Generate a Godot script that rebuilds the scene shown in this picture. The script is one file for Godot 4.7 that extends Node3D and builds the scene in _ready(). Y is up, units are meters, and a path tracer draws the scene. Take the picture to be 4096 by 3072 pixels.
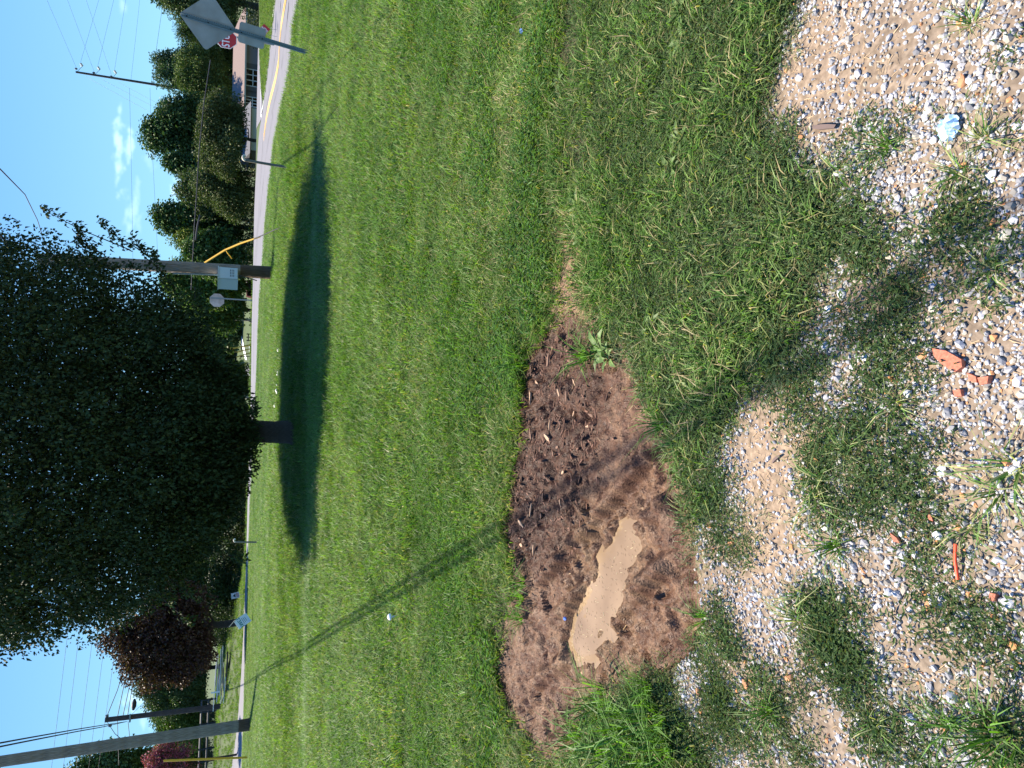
extends Node3D
# A roadside lawn with a muddy rut, gravel drive and a pear tree; the photograph was taken with the phone held on its side.
const F := 2750.0
const PITCH := 0.39968
const ROLL := 0.022
const EYE := Vector3(0, 1.6, 0)
const SUN_FLAT := Vector2(0.64, 0.77)
const SUN_UP := 1.732
var CX := Vector3.ZERO
var CY := Vector3.ZERO
var CZ := Vector3.ZERO
var rng := RandomNumberGenerator.new()
var n1 := FastNoiseLite.new()
var n2 := FastNoiseLite.new()
var n3 := FastNoiseLite.new()
var mats := {}
var used := {}

# ---------------------------------------------------------------- survey helpers: sight lines from where the photo was taken
func ray(sx: float, sy: float) -> Vector3:
	return -CZ + CX * ((sx - 2048.0) / F) + CY * ((1536.0 - sy) / F)

func at(sx: float, sy: float, d: float) -> Vector3:
	var r := ray(sx, sy)
	return EYE + r * (d / -r.z)

func gr(sx: float, sy: float, y := 0.0) -> Vector3:
	var r := ray(sx, sy)
	return EYE + r * ((y - EYE.y) / r.y)

func lands(sx: float, sy: float) -> Vector3:
	var p := gr(sx, sy)
	for k in 6:
		p = gr(sx, sy, ground_y(p.x, -p.z))
	return p

func rnd(a: float, b: float) -> float:
	return rng.randf_range(a, b)

# ---------------------------------------------------------------- terrain
func ss(a: float, b: float, x: float) -> float:
	var t := clampf((x - a) / (b - a), 0.0, 1.0)
	return t * t * (3.0 - 2.0 * t)

func ground_y(x: float, d: float) -> float:
	var y := 0.0
	if d > 8.0 and d < 26.0:
		var k := (d - 15.4) / 2.3
		y -= 0.23 * exp(-k * k) * (1.0 - ss(4.6, 6.8, x)) * (0.35 + 0.65 * ss(-16.0, -5.0, x))
	if d > 43.0:
		var beyond := ss(43.0, 58.0, d)
		y += beyond * lerpf(1.45, -2.1, ss(-30.0, 4.0, x)) * (1.0 if x > -18.0 else 1.0)
		y += ss(75.0, 210.0, d) * 3.4 * (1.0 - ss(10.0, 30.0, absf(x + 2.0)) * 0.3)
	if d > 7.0:
		y += n3.get_noise_2d(x * 1.2, d * 1.2) * 0.05 * ss(7.0, 12.0, d) * (1.0 - ss(22.0, 27.0, d) * 0.8)
	return y

# zone maps, 2 cm cells, x -4..4, d 0.4..8.4
const ZN := 400
var zone_mud := PackedFloat32Array()
var zone_gravel := PackedFloat32Array()
var zone_mulch := PackedFloat32Array()
var zone_dry := PackedFloat32Array()
var zone_pool := PackedFloat32Array()
var zone_weed := PackedFloat32Array()
var zone_dust := PackedFloat32Array()
var zone_silt := PackedFloat32Array()
var zone_bank := PackedFloat32Array()
var zone_wet := PackedFloat32Array()
var pits := []

func poly(points: Array) -> PackedVector2Array:
	var out := PackedVector2Array()
	for p in points:
		var g := gr(p[0], p[1])
		out.append(Vector2(g.x, -g.z))
	return out

func raster(shapes: Array, soft: int, rough: float) -> PackedFloat32Array:
	var a := PackedFloat32Array()
	a.resize(ZN * ZN)
	for s in shapes:
		var lo := Vector2(1e9, 1e9)
		var hi := Vector2(-1e9, -1e9)
		for q in s:
			lo = lo.min(q)
			hi = hi.max(q)
		var i0 := clampi(int((lo.x + 4.0) * 50.0) - 8, 0, ZN)
		var i1 := clampi(int((hi.x + 4.0) * 50.0) + 8, 0, ZN)
		var j0 := clampi(int((lo.y - 0.4) * 50.0) - 8, 0, ZN)
		var j1 := clampi(int((hi.y - 0.4) * 50.0) + 8, 0, ZN)
		for j in range(j0, j1):
			for i in range(i0, i1):
				var p := Vector2(-4.0 + i * 0.02, 0.4 + j * 0.02)
				var w := Vector2(n1.get_noise_2d(p.x * 3.0, p.y * 3.0) + 0.6 * n1.get_noise_2d(p.x * 11.0 + 50.0, p.y * 11.0), n1.get_noise_2d(p.x * 3.0 + 90.0, p.y * 3.0) + 0.6 * n1.get_noise_2d(p.x * 11.0, p.y * 11.0 + 50.0)) * rough
				if Geometry2D.is_point_in_polygon(p + w, s):
					a[j * ZN + i] = 1.0
	for pass_n in 2:
		for axis in 2:
			var b := PackedFloat32Array()
			b.resize(ZN * ZN)
			for j in ZN:
				var sum := 0.0
				for k in range(-soft, soft + 1):
					var kk := clampi(k, 0, ZN - 1)
					sum += a[j * ZN + kk] if axis == 0 else a[kk * ZN + j]
				for i in ZN:
					b[(j * ZN + i) if axis == 0 else (i * ZN + j)] = sum / (2 * soft + 1)
					var add := mini(i + soft + 1, ZN - 1)
					var cut := maxi(i - soft, 0)
					sum += (a[j * ZN + add] - a[j * ZN + cut]) if axis == 0 else (a[add * ZN + j] - a[cut * ZN + j])
			a = b
	return a

func zone(a: PackedFloat32Array, x: float, d: float) -> float:
	var u := (x + 4.0) * 50.0
	var v := (d - 0.4) * 50.0
	if v >= ZN - 1.001:
		return 0.0
	u = clampf(u, 0.0, ZN - 1.001)
	v = clampf(v, 0.0, ZN - 1.001)
	var i := int(u)
	var j := int(v)
	var fu := u - i
	var fv := v - j
	var k := j * ZN + i
	return lerpf(lerpf(a[k], a[k + 1], fu), lerpf(a[k + ZN], a[k + ZN + 1], fu), fv)

func ellipses(list: Array) -> Array:
	var out := []
	for e in list:
		var pts := []
		for k in 14:
			var t := TAU * k / 14.0
			pts.append([e[0] + cos(t) * e[2] * rnd(0.8, 1.15), e[1] + sin(t) * e[3] * rnd(0.8, 1.15)])
		out.append(poly(pts))
	return out

func soil_y(x: float, d: float) -> float:
	return ground_y(x, d) + n1.get_noise_2d(x * 7.0, d * 7.0) * 0.012

func mud_y(x: float, d: float) -> float:
	var m := zone(zone_mud, x, d)
	var pool := zone(zone_pool, x, d)
	var mulch := zone(zone_mulch, x, d)
	var y := -0.02 * m
	m *= 1.0
	var rough := 0.45 + 0.75 * clampf(0.5 + n1.get_noise_2d(x * 5.0 + 11.0, d * 5.0) * 1.4, 0.0, 1.0)
	var rid := 1.0 - absf(n2.get_noise_2d(x * 9.0, d * 9.0)) * 2.0
	y += m * rough * (rid * 0.026 - 0.012)
	y += m * rough * n2.get_noise_2d(x * 28.0, d * 28.0) * 0.022
	y += m * n1.get_noise_2d(x * 70.0, d * 70.0) * 0.016
	y += m * mulch * (0.012 + 0.014 * n2.get_noise_2d(x * 34.0 + 7.0, d * 20.0))
	# wheel ruts with tread bars, running from the far left to the near right
	var dir := Vector2(0.62, -0.78)
	for rut in [[Vector2(-0.55, 2.55), 0.085], [Vector2(-1.15, 2.55), 0.12]]:
		var rel: Vector2 = Vector2(x, d) - rut[0]
		var across := absf(rel.x * dir.y - rel.y * dir.x)
		var along := rel.dot(dir)
		if absf(along) < 1.0 and across < rut[1] * 1.7:
			var inside: float = 1.0 - ss(rut[1] * 0.8, rut[1] * 1.1, across)
			y += m * (1.0 - pool) * (-0.03 * inside + 0.03 * exp(-pow((across - rut[1] * 1.3) / 0.03, 2.0)) + inside * 0.007 * clampf(n1.get_noise_2d(x * 6.0, d * 6.0 + 70.0) * 3.0, 0.0, 1.0) * sin(along * 190.0 + across * 30.0))
	y += zone(zone_bank, x, d) * m * (0.045 + 0.02 * n2.get_noise_2d(x * 16.0, d * 16.0))
	for p in pits:
		var e: float = Vector2(x - p.x, d - p.y).length_squared() / (p.z * p.z)
		if e < 4.0:
			y -= m * exp(-e) * p.z * 0.95
	y -= pool * (0.07 + 0.02 * pool)
	y += 0.025 * ss(0.05, 0.3, pool) * (1.0 - ss(0.3, 0.55, pool)) * m
	return y + soil_y(x, d)

# ---------------------------------------------------------------- mesh helpers
func sf(smooth := false) -> SurfaceTool:
	var s := SurfaceTool.new()
	s.begin(Mesh.PRIMITIVE_TRIANGLES)
	s.set_smooth_group(0 if smooth else -1)
	return s

func quad(s: SurfaceTool, a: Vector3, b: Vector3, c: Vector3, d: Vector3) -> void:
	for v in [a, c, b, a, d, c]:
		s.add_vertex(v)

func tri(s: SurfaceTool, a: Vector3, b: Vector3, c: Vector3) -> void:
	for v in [a, c, b]:
		s.add_vertex(v)

func box(s: SurfaceTool, t: Transform3D, size: Vector3) -> void:
	var h := size * 0.5
	var c := []
	for z in [-1, 1]:
		for y in [-1, 1]:
			for x in [-1, 1]:
				c.append(t * Vector3(h.x * x, h.y * y, h.z * z))
	quad(s, c[4], c[5], c[7], c[6])
	quad(s, c[1], c[0], c[2], c[3])
	quad(s, c[5], c[1], c[3], c[7])
	quad(s, c[0], c[4], c[6], c[2])
	quad(s, c[6], c[7], c[3], c[2])
	quad(s, c[0], c[1], c[5], c[4])

func bx(s: SurfaceTool, centre: Vector3, size: Vector3, turn := 0.0) -> void:
	box(s, Transform3D(Basis(Vector3.UP, turn), centre), size)

func tube(s: SurfaceTool, pts: Array, radii: Array, sides := 8, caps := true) -> void:
	var rings := []
	var up := Vector3(0.31, 0.2, 0.93)
	for i in pts.size():
		var a: Vector3 = pts[maxi(i - 1, 0)]
		var b: Vector3 = pts[mini(i + 1, pts.size() - 1)]
		var t := (b - a).normalized()
		var u := up - t * up.dot(t)
		if u.length() < 0.05:
			u = Vector3(1, 0, 0) - t * t.x
		u = u.normalized()
		var w := t.cross(u)
		var ring := []
		var r: float = radii[mini(i, radii.size() - 1)]
		for k in sides:
			var g := TAU * k / sides
			ring.append(pts[i] + (u * cos(g) + w * sin(g)) * r)
		rings.append(ring)
		up = u
	for i in rings.size() - 1:
		for k in sides:
			var k2 := (k + 1) % sides
			quad(s, rings[i][k], rings[i][k2], rings[i + 1][k2], rings[i + 1][k])
	if caps:
		s.set_smooth_group(-1)
		var last: Array = rings[-1]
		for k in range(1, sides - 1):
			tri(s, last[0], last[k], last[k + 1])
			tri(s, rings[0][0], rings[0][k + 1], rings[0][k])
		s.set_smooth_group(0)

# flat outline (counter-clockwise seen from +normal) with thickness
func slab(s: SurfaceTool, outline: Array, normal: Vector3, thick: float) -> void:
	var back := normal * -thick
	var n := outline.size()
	for k in range(1, n - 1):
		tri(s, outline[0], outline[k], outline[k + 1])
		tri(s, outline[0] + back, outline[k + 1] + back, outline[k] + back)
	for k in n:
		var a: Vector3 = outline[k]
		var b: Vector3 = outline[(k + 1) % n]
		quad(s, a, a + back, b + back, b)

func obj(called: String, s: SurfaceTool, m: Material, parent: Node = self) -> MeshInstance3D:
	s.generate_normals()
	var o := MeshInstance3D.new()
	o.mesh = s.commit()
	o.mesh.surface_set_material(0, m)
	put(o, called, parent)
	return o

func put(o: Node3D, called: String, parent: Node = self) -> void:
	if parent == self:
		if used.has(called):
			used[called] += 1
			o.name = "%s_%03d" % [called, used[called]]
		else:
			used[called] = 0
			o.name = called
		add_child(o)
	else:
		o.name = called
		parent.add_child(o, true)

func tag(o: Node, label: String, category: String, group := "") -> void:
	o.set_meta("label", label)
	o.set_meta("category", category)
	if group != "":
		o.set_meta("group", group)

func thing(called: String, label: String, category: String, where: Vector3, group := "") -> Node3D:
	var o := Node3D.new()
	put(o, called)
	o.position = where
	tag(o, label, category, group)
	return o

func structure(o: Node) -> void:
	o.set_meta("kind", "structure")

func lin(r: float, g: float, b: float) -> Color:
	return Color(r, g, b).linear_to_srgb()

func mat(key: String, c: Color, rough := 0.8, metal := 0.0) -> StandardMaterial3D:
	if not mats.has(key):
		var m := StandardMaterial3D.new()
		m.resource_name = key
		m.albedo_color = c
		m.roughness = rough
		m.metallic = metal
		mats[key] = m
	return mats[key]

func noise_tex(freq: float, dark: Color, light: Color, size := 512, octaves := 4, seed_n := 3, normal := false, bump := 4.0) -> NoiseTexture2D:
	var t := NoiseTexture2D.new()
	var n := FastNoiseLite.new()
	n.seed = seed_n
	n.frequency = freq
	n.fractal_octaves = octaves
	t.noise = n
	t.width = size
	t.height = size
	t.seamless = true
	if normal:
		t.as_normal_map = true
		t.bump_strength = bump
	else:
		var g := Gradient.new()
		g.set_color(0, dark)
		g.set_color(1, light)
		t.color_ramp = g
	return t

func multi(called: String, mesh: Mesh, buf: PackedFloat32Array, m: Material, parent: Node = self) -> MultiMeshInstance3D:
	var mm := MultiMesh.new()
	mm.transform_format = MultiMesh.TRANSFORM_3D
	mm.use_colors = true
	mm.mesh = mesh
	mm.instance_count = buf.size() / 16
	for i in mm.instance_count:
		var k := i * 16
		mm.set_instance_transform(i, Transform3D(Vector3(buf[k], buf[k + 4], buf[k + 8]), Vector3(buf[k + 1], buf[k + 5], buf[k + 9]), Vector3(buf[k + 2], buf[k + 6], buf[k + 10]), Vector3(buf[k + 3], buf[k + 7], buf[k + 11])))
		mm.set_instance_color(i, Color(buf[k + 12], buf[k + 13], buf[k + 14], 1.0))
	var o := MultiMeshInstance3D.new()
	o.multimesh = mm
	o.material_override = m
	put(o, called, parent)
	o.set_meta("kind", "stuff")
	return o

func push(buf: PackedFloat32Array, b: Basis, o: Vector3, c: Color) -> void:
	buf.append_array(PackedFloat32Array([b.x.x, b.y.x, b.z.x, o.x, b.x.y, b.y.y, b.z.y, o.y, b.x.z, b.y.z, b.z.z, o.z, c.r, c.g, c.b, 1.0]))

func spin(turn: float, scale: float, tilt := 0.0) -> Basis:
	return (Basis(Vector3.UP, turn) * Basis(Vector3(1, 0, 0), tilt)).scaled(Vector3.ONE * scale)

#PARTS
# ---------------------------------------------------------------- plants
func leafy(key: String, rough: float, glow: Color) -> StandardMaterial3D:
	var m := mat(key, Color.WHITE, rough)
	m.vertex_color_use_as_albedo = true
	m.backlight_enabled = true
	m.backlight = glow
	m.metallic_specular = 0.3
	return m

func tuft(count: int, radius: float, h0: float, h1: float, wide: float, lean: float, tones: Array) -> ArrayMesh:
	var s := sf()
	for k in count:
		var a := rnd(0, TAU)
		var r := sqrt(rng.randf()) * radius
		var p := Vector3(cos(a) * r, -0.006, sin(a) * r)
		var g := a + rnd(-1.3, 1.3)
		var dir := Vector3(cos(g), 0, sin(g))
		var h := rnd(h0, h1)
		var l := h * lean * rnd(0.25, 1.3)
		var side := Vector3(-dir.z, 0, dir.x).rotated(Vector3.UP, rnd(-0.7, 0.7)) * wide * rnd(0.6, 1.2) * 0.5
		var mid := p + Vector3(0, h * 0.62, 0) + dir * l * 0.35
		var tip := p + Vector3(0, h * maxf(0.12, 1.0 - 0.45 * lean * rng.randf()), 0) + dir * l
		var c: Color = tones[rng.randi() % tones.size()]
		c = c * rnd(0.55, 1.5)
		c.a = 1.0
		s.set_color(c)
		quad(s, p - side, p + side, mid + side * 0.85, mid - side * 0.85)
		tri(s, mid - side * 0.85, mid + side * 0.85, tip)
	s.generate_normals()
	return s.commit()

func leaf(s: SurfaceTool, p: Vector3, dir: Vector3, n: Vector3, long: float, wide: float, fold := 0.25) -> void:
	var side := dir.cross(n).normalized()
	var m1 := p + dir * long * 0.35
	var m2 := p + dir * long * 0.7
	var lift := n * wide * fold
	var tip := p + dir * long - n * long * 0.12
	tri(s, p, m1 + side * wide * 0.5 + lift, tip)
	tri(s, p, tip, m2 * 0.45 + m1 * 0.55 - side * wide * 0.5 + lift)

func cluster(count: int, radius: float, long: float, wide: float, tones: Array, droop := 0.4) -> ArrayMesh:
	var s := sf()
	for k in count:
		var v := Vector3(rnd(-1, 1), rnd(-1, 1), rnd(-1, 1))
		while v.length() > 1.0:
			v = Vector3(rnd(-1, 1), rnd(-1, 1), rnd(-1, 1))
		var dir := (v + Vector3(rnd(-0.8, 0.8), rnd(-0.8, 0.5) - droop, rnd(-0.8, 0.8))).normalized()
		var n := (Vector3(rnd(-0.9, 0.9), 1.0, rnd(-0.9, 0.9))).normalized()
		n = (n - dir * n.dot(dir)).normalized()
		var c: Color = tones[rng.randi() % tones.size()]
		c = c * rnd(0.75, 1.3)
		c.a = 1.0
		s.set_color(c)
		leaf(s, v * radius, dir, n, long * rnd(0.7, 1.2), wide * rnd(0.7, 1.2))
	s.generate_normals()
	return s.commit()

func creeper(count: int, radius: float, tones: Array) -> ArrayMesh:
	var s := sf()
	for k in count:
		var a := rnd(0, TAU)
		var r := sqrt(rng.randf()) * radius
		var p := Vector3(cos(a) * r, rnd(0.001, 0.02), sin(a) * r)
		var g := rnd(0, TAU)
		var dir := Vector3(cos(g), rnd(-0.2, 0.9), sin(g)).normalized()
		var n := Vector3(rnd(-0.5, 0.5), 1, rnd(-0.5, 0.5))
		n = (n - dir * n.dot(dir)).normalized()
		var c: Color = tones[rng.randi() % tones.size()]
		c = c * rnd(0.7, 1.3)
		c.a = 1.0
		s.set_color(c)
		leaf(s, p, dir, n, rnd(0.01, 0.022), rnd(0.003, 0.006))
	s.generate_normals()
	return s.commit()

func pebble(fine := false) -> ArrayMesh:
	var t := (1.0 + sqrt(5.0)) / 2.0
	var v := [Vector3(-1, t, 0), Vector3(1, t, 0), Vector3(-1, -t, 0), Vector3(1, -t, 0), Vector3(0, -1, t), Vector3(0, 1, t), Vector3(0, -1, -t), Vector3(0, 1, -t), Vector3(t, 0, -1), Vector3(t, 0, 1), Vector3(-t, 0, -1), Vector3(-t, 0, 1)]
	var f := [[0, 11, 5], [0, 5, 1], [0, 1, 7], [0, 7, 10], [0, 10, 11], [1, 5, 9], [5, 11, 4], [11, 10, 2], [10, 7, 6], [7, 1, 8], [3, 9, 4], [3, 4, 2], [3, 2, 6], [3, 6, 8], [3, 8, 9], [4, 9, 5], [2, 4, 11], [6, 2, 10], [8, 6, 7], [9, 8, 1]]
	var sc := Vector3(rnd(0.75, 1.25), rnd(0.5, 0.8), rnd(0.7, 1.1))
	for k in 12:
		v[k] = v[k].normalized() * rnd(0.78, 1.12) * sc * 0.5
	var s := sf()
	for q in f:
		if fine:
			var a: Vector3 = v[q[0]]
			var b: Vector3 = v[q[1]]
			var c: Vector3 = v[q[2]]
			var ab := (a + b) * 0.5 * 1.07
			var bc := (b + c) * 0.5 * 1.07
			var ca := (c + a) * 0.5 * 1.07
			tri(s, a, ab, ca)
			tri(s, ab, b, bc)
			tri(s, ca, bc, c)
			tri(s, ab, bc, ca)
		else:
			tri(s, v[q[0]], v[q[1]], v[q[2]])
	s.generate_normals()
	return s.commit()

func chip_mesh() -> ArrayMesh:
	var s := sf()
	var pts := []
	for k in 4:
		var u := k / 3.0
		pts.append([Vector3((u - 0.5), 0.03 * sin(u * 3.0) + rnd(-0.02, 0.02), rnd(-0.03, 0.03)), lerpf(0.14, 0.05, absf(u - 0.4) * 1.4) * rnd(0.7, 1.2)])
	var h := 0.05
	for k in 3:
		var a: Vector3 = pts[k][0]
		var b: Vector3 = pts[k + 1][0]
		var wa := Vector3(0, 0, pts[k][1])
		var wb := Vector3(0, 0, pts[k + 1][1])
		var up := Vector3(0, h, 0)
		quad(s, a + wa + up, b + wb + up, b - wb + up * 1.4, a - wa + up * 1.4)
		quad(s, a + wa - up, b + wb - up, b + wb + up, a + wa + up)
		quad(s, b - wb - up, a - wa - up, a - wa + up * 1.4, b - wb + up * 1.4)
	s.generate_normals()
	return s.commit()

# a tree: trunk, limbs and a crown of leaf clusters gathered in uneven lobes
func tree(called: String, label: String, group: String, base: Vector3, top_y: float, low_y: float, wide: float, trunk_r: float, mesh: ArrayMesh, count: int, tint: Color, size := 1.0, bark := "bark", cone := 0.0, holes := -0.12) -> Node3D:
	var t := thing(called, label, "tree", base, group)
	var high := top_y - base.y
	var low := low_y - base.y
	var mid := Vector3(0, (high + low) * 0.5, 0)
	var env := Vector3(wide * 1.12, (high - low) * 0.56, wide * 0.95)
	var s := sf(true)
	tube(s, [Vector3(0, -0.3, 0), Vector3(0, 0.12, 0), Vector3(rnd(-0.1, 0.1), low * 0.6 + 0.3, rnd(-0.1, 0.1)), Vector3(rnd(-0.2, 0.2), lerpf(low, high, 0.45), rnd(-0.2, 0.2)), Vector3(0, lerpf(low, high, 0.85), 0)], [trunk_r * 1.5, trunk_r * 1.15, trunk_r, trunk_r * 0.6, trunk_r * 0.12], 9)
	var lobes := []
	for k in 24:
		var v := Vector3(rnd(-1, 1), rnd(-1, 1), rnd(-1, 1))
		while v.length() > 1.0:
			v = Vector3(rnd(-1, 1), rnd(-1, 1), rnd(-1, 1))
		v = v.normalized() * sqrt(v.length()) * 0.66
		if cone > 0.0:
			var shrink := 1.0 - cone * (v.y * 0.5 + 0.5)
			v.x *= shrink
			v.z *= shrink
		lobes.append([mid + v * env, rnd(0.2, 0.42) * (1.0 - 0.5 * cone * (v.y * 0.5 + 0.5))])
		if k % 2 == 0:
			var from := Vector3(0, lerpf(low * 0.7, lobes[k][0].y, 0.35), 0)
			tube(s, [from, from.lerp(lobes[k][0], 0.5) + Vector3(0, -0.1 * wide, 0), lobes[k][0]], [trunk_r * 0.45, trunk_r * 0.25, trunk_r * 0.06], 6)
	lobes.append([mid, 0.55])
	obj("trunk", s, mats[bark], t)
	var buf := PackedFloat32Array()
	for k in count:
		var lobe: Array = lobes[rng.randi() % lobes.size()]
		var v := Vector3(rnd(-1, 1), rnd(-1, 1), rnd(-1, 1))
		while v.length() > 1.0 or v.length() < 0.15:
			v = Vector3(rnd(-1, 1), rnd(-1, 1), rnd(-1, 1))
		v = v.normalized() * pow(v.length(), 0.45)
		var p: Vector3 = lobe[0] + v * env * lobe[1]
		if n1.get_noise_3d(p.x * 22.0 / wide + base.x, p.y * 22.0 / wide, p.z * 22.0 / wide) < holes:
			continue
		if p.y < low * 0.5:
			continue
		push(buf, spin(rnd(0, TAU), size * rnd(0.7, 1.25), rnd(-0.5, 0.5)), p, tint * rnd(0.72, 1.3))
	multi("crown", mesh, buf, mats["leaf_far"], t)
	return t
func _ready() -> void:
	rng.seed = 20240
	n1.seed = 5
	n1.frequency = 0.5
	n2.seed = 9
	n2.frequency = 0.5
	n2.fractal_octaves = 2
	n3.seed = 12
	n3.frequency = 0.25
	# ---- camera: held on its side, so the picture's right is down
	var fw := Vector3(0, -sin(PITCH), -cos(PITCH))
	var up := Vector3(0, cos(PITCH), -sin(PITCH))
	var right := Vector3(1, 0, 0)
	CX = -(up * cos(ROLL) - right * sin(ROLL))
	CY = right * cos(ROLL) + up * sin(ROLL)
	CZ = -fw
	var cam := Camera3D.new()
	cam.name = "camera"
	cam.fov = rad_to_deg(2.0 * atan(1536.0 / F))
	cam.near = 0.05
	cam.far = 1500.0
	cam.transform = Transform3D(Basis(CX, CY, CZ), EYE)
	add_child(cam)
	cam.current = true
	# ---- sky, sun and exposure
	var env := Environment.new()
	env.background_mode = Environment.BG_SKY
	var sky := ProceduralSkyMaterial.new()
	sky.sky_top_color = Color(0.30, 0.58, 0.97)
	sky.sky_horizon_color = Color(0.66, 0.90, 1.0)
	sky.sky_curve = 0.20
	sky.sky_energy_multiplier = 0.71
	sky.ground_horizon_color = Color(0.45, 0.5, 0.42)
	sky.ground_bottom_color = Color(0.25, 0.3, 0.2)
	sky.sun_angle_max = 12.0
	sky.sun_curve = 0.1
	sky.sky_cover = clouds()
	sky.sky_cover_modulate = Color(1, 1, 1, 0.3)
	env.sky = Sky.new()
	env.sky.sky_material = sky
	env.tonemap_mode = Environment.TONE_MAPPER_LINEAR
	env.tonemap_exposure = 2.65
	env.sdfgi_enabled = true
	env.ssao_enabled = true
	env.ssil_enabled = true
	var world := WorldEnvironment.new()
	world.name = "world"
	world.environment = env
	add_child(world)
	var sun := DirectionalLight3D.new()
	sun.name = "sun"
	sun.light_color = Color(1.0, 0.955, 0.88)
	sun.light_energy = 1.6
	sun.light_angular_distance = 0.53
	sun.shadow_enabled = true
	add_child(sun)
	var down := Vector3(SUN_FLAT.x, -SUN_UP * SUN_FLAT.length(), SUN_FLAT.y)
	sun.look_at_from_position(Vector3.ZERO, down, Vector3(1, 0, 0))
	# ---- the place
	materials()
	zones()
	print("zones ", Time.get_ticks_msec())
	ground()
	roads()
	print("ground ", Time.get_ticks_msec())
	background_trees()
	pear_tree()
	print("trees ", Time.get_ticks_msec())
	grass()
	print("grass ", Time.get_ticks_msec())
	gravel_and_mulch()
	buildings()
	poles_and_wires()
	signs()
	roadside_things()
	small_plants()
	litter()
	print("all ", Time.get_ticks_msec())

func materials() -> void:
	var grain := noise_tex(0.03, Color(0.62, 0.6, 0.58), Color(1, 1, 1), 512, 5, 3)
	var m := mat("ground", Color.WHITE, 0.95)
	m.vertex_color_use_as_albedo = true
	m.albedo_texture = grain
	m.uv1_triplanar = true
	m.uv1_world_triplanar = true
	m.uv1_scale = Vector3.ONE * 2.3
	m = mat("mud", Color.WHITE, 0.8)
	m.metallic_specular = 0.3
	m.vertex_color_use_as_albedo = true
	m.albedo_texture = noise_tex(0.05, Color(0.55, 0.52, 0.5), Color(1, 1, 1), 512, 5, 8)
	m.roughness_texture = noise_tex(0.012, Color(0.45, 0.45, 0.45), Color(1.0, 1.0, 1.0), 512, 4, 21)
	m.normal_enabled = true
	m.normal_texture = noise_tex(0.06, Color.BLACK, Color.WHITE, 512, 4, 17, true, 7.0)
	m.normal_scale = 1.0
	m.uv1_triplanar = true
	m.uv1_world_triplanar = true
	m.uv1_scale = Vector3.ONE * 3.1
	m = mat("asphalt", lin(0.175, 0.168, 0.18), 0.9)
	m.albedo_texture = noise_tex(0.02, Color(0.84, 0.84, 0.84), Color(1, 1, 1), 512, 5, 30)
	m.uv1_triplanar = true
	m.uv1_world_triplanar = true
	m.uv1_scale = Vector3(0.09, 0.3, 0.5)
	mat("paint_white", lin(0.72, 0.72, 0.70), 0.7)
	mat("paint_yellow", lin(0.66, 0.40, 0.10), 0.7)
	mat("track", lin(0.13, 0.126, 0.135), 0.85)
	m = mat("water", lin(0.27, 0.185, 0.105), 0.06)
	m.albedo_texture = noise_tex(0.006, Color(0.8, 0.78, 0.74), Color(1.0, 1.0, 1.0), 512, 3, 71)
	m.uv1_triplanar = true
	m.uv1_scale = Vector3.ONE * 0.9
	m.metallic_specular = 0.5
	m = mat("bark", lin(0.10, 0.075, 0.055), 0.95)
	m.albedo_texture = noise_tex(0.03, Color(0.45, 0.45, 0.45), Color(1, 1, 1), 256, 4, 33)
	m.uv1_triplanar = true
	m.uv1_scale = Vector3(9, 1.2, 9)
	m.normal_enabled = true
	m.normal_texture = noise_tex(0.03, Color.BLACK, Color.WHITE, 256, 4, 33, true, 14.0)
	for w in [["wood_grey", lin(0.46, 0.38, 0.30)], ["wood_brown", lin(0.19, 0.115, 0.065)], ["wood_dark", lin(0.11, 0.085, 0.075)]]:
		m = mat(w[0], w[1], 0.9)
		m.albedo_texture = noise_tex(0.02, Color(0.5, 0.46, 0.42), Color(1, 1, 1), 256, 5, 40)
		m.uv1_triplanar = true
		m.uv1_scale = Vector3(6, 0.35, 6)
		m.normal_enabled = true
		m.normal_texture = noise_tex(0.03, Color.BLACK, Color.WHITE, 256, 4, 41, true, 8.0)
	m = mat("alu", lin(0.52, 0.47, 0.40), 0.6, 0.1)
	m.albedo_texture = noise_tex(0.008, Color(0.82, 0.80, 0.77), Color(1, 1, 1), 256, 4, 44)
	m.uv1_triplanar = true
	mat("galv", lin(0.20, 0.24, 0.23), 0.55, 0.5)
	mat("galv_dark", lin(0.035, 0.04, 0.04), 0.8)
	mat("sign_red", lin(0.42, 0.012, 0.02), 0.45)
	mat("white", lin(0.78, 0.78, 0.76), 0.6)
	mat("white_soft", lin(0.62, 0.62, 0.60), 0.8)
	mat("black", lin(0.015, 0.015, 0.016), 0.6)
	mat("wire", lin(0.03, 0.03, 0.035), 0.7)
	mat("wire_light", lin(0.30, 0.30, 0.30), 0.5, 0.6)
	mat("yellow", lin(0.72, 0.40, 0.02), 0.5)
	mat("porcelain", lin(0.55, 0.55, 0.54), 0.25)
	mat("porcelain_dark", lin(0.10, 0.11, 0.12), 0.3)
	m = mat("cabinet", lin(0.50, 0.55, 0.53), 0.55)
	mat("house_wall", lin(0.22, 0.20, 0.20), 0.9)
	m = mat("shingle", lin(0.27, 0.20, 0.175), 0.95)
	m.albedo_texture = noise_tex(0.06, Color(0.7, 0.68, 0.66), Color(1, 1, 1), 256, 4, 50)
	m.uv1_triplanar = true
	mat("shingle_grey", lin(0.10, 0.10, 0.11), 0.95)
	mat("trim", lin(0.42, 0.38, 0.28), 0.7)
	mat("siding", lin(0.5, 0.5, 0.5), 0.7)
	mat("shutter", lin(0.10, 0.095, 0.09), 0.8)
	m = mat("pane", Color(0.04, 0.05, 0.05), 0.06)
	mat("truck_red", lin(0.10, 0.025, 0.022), 0.35)
	mat("chrome", lin(0.6, 0.6, 0.62), 0.2, 0.9)
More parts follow.
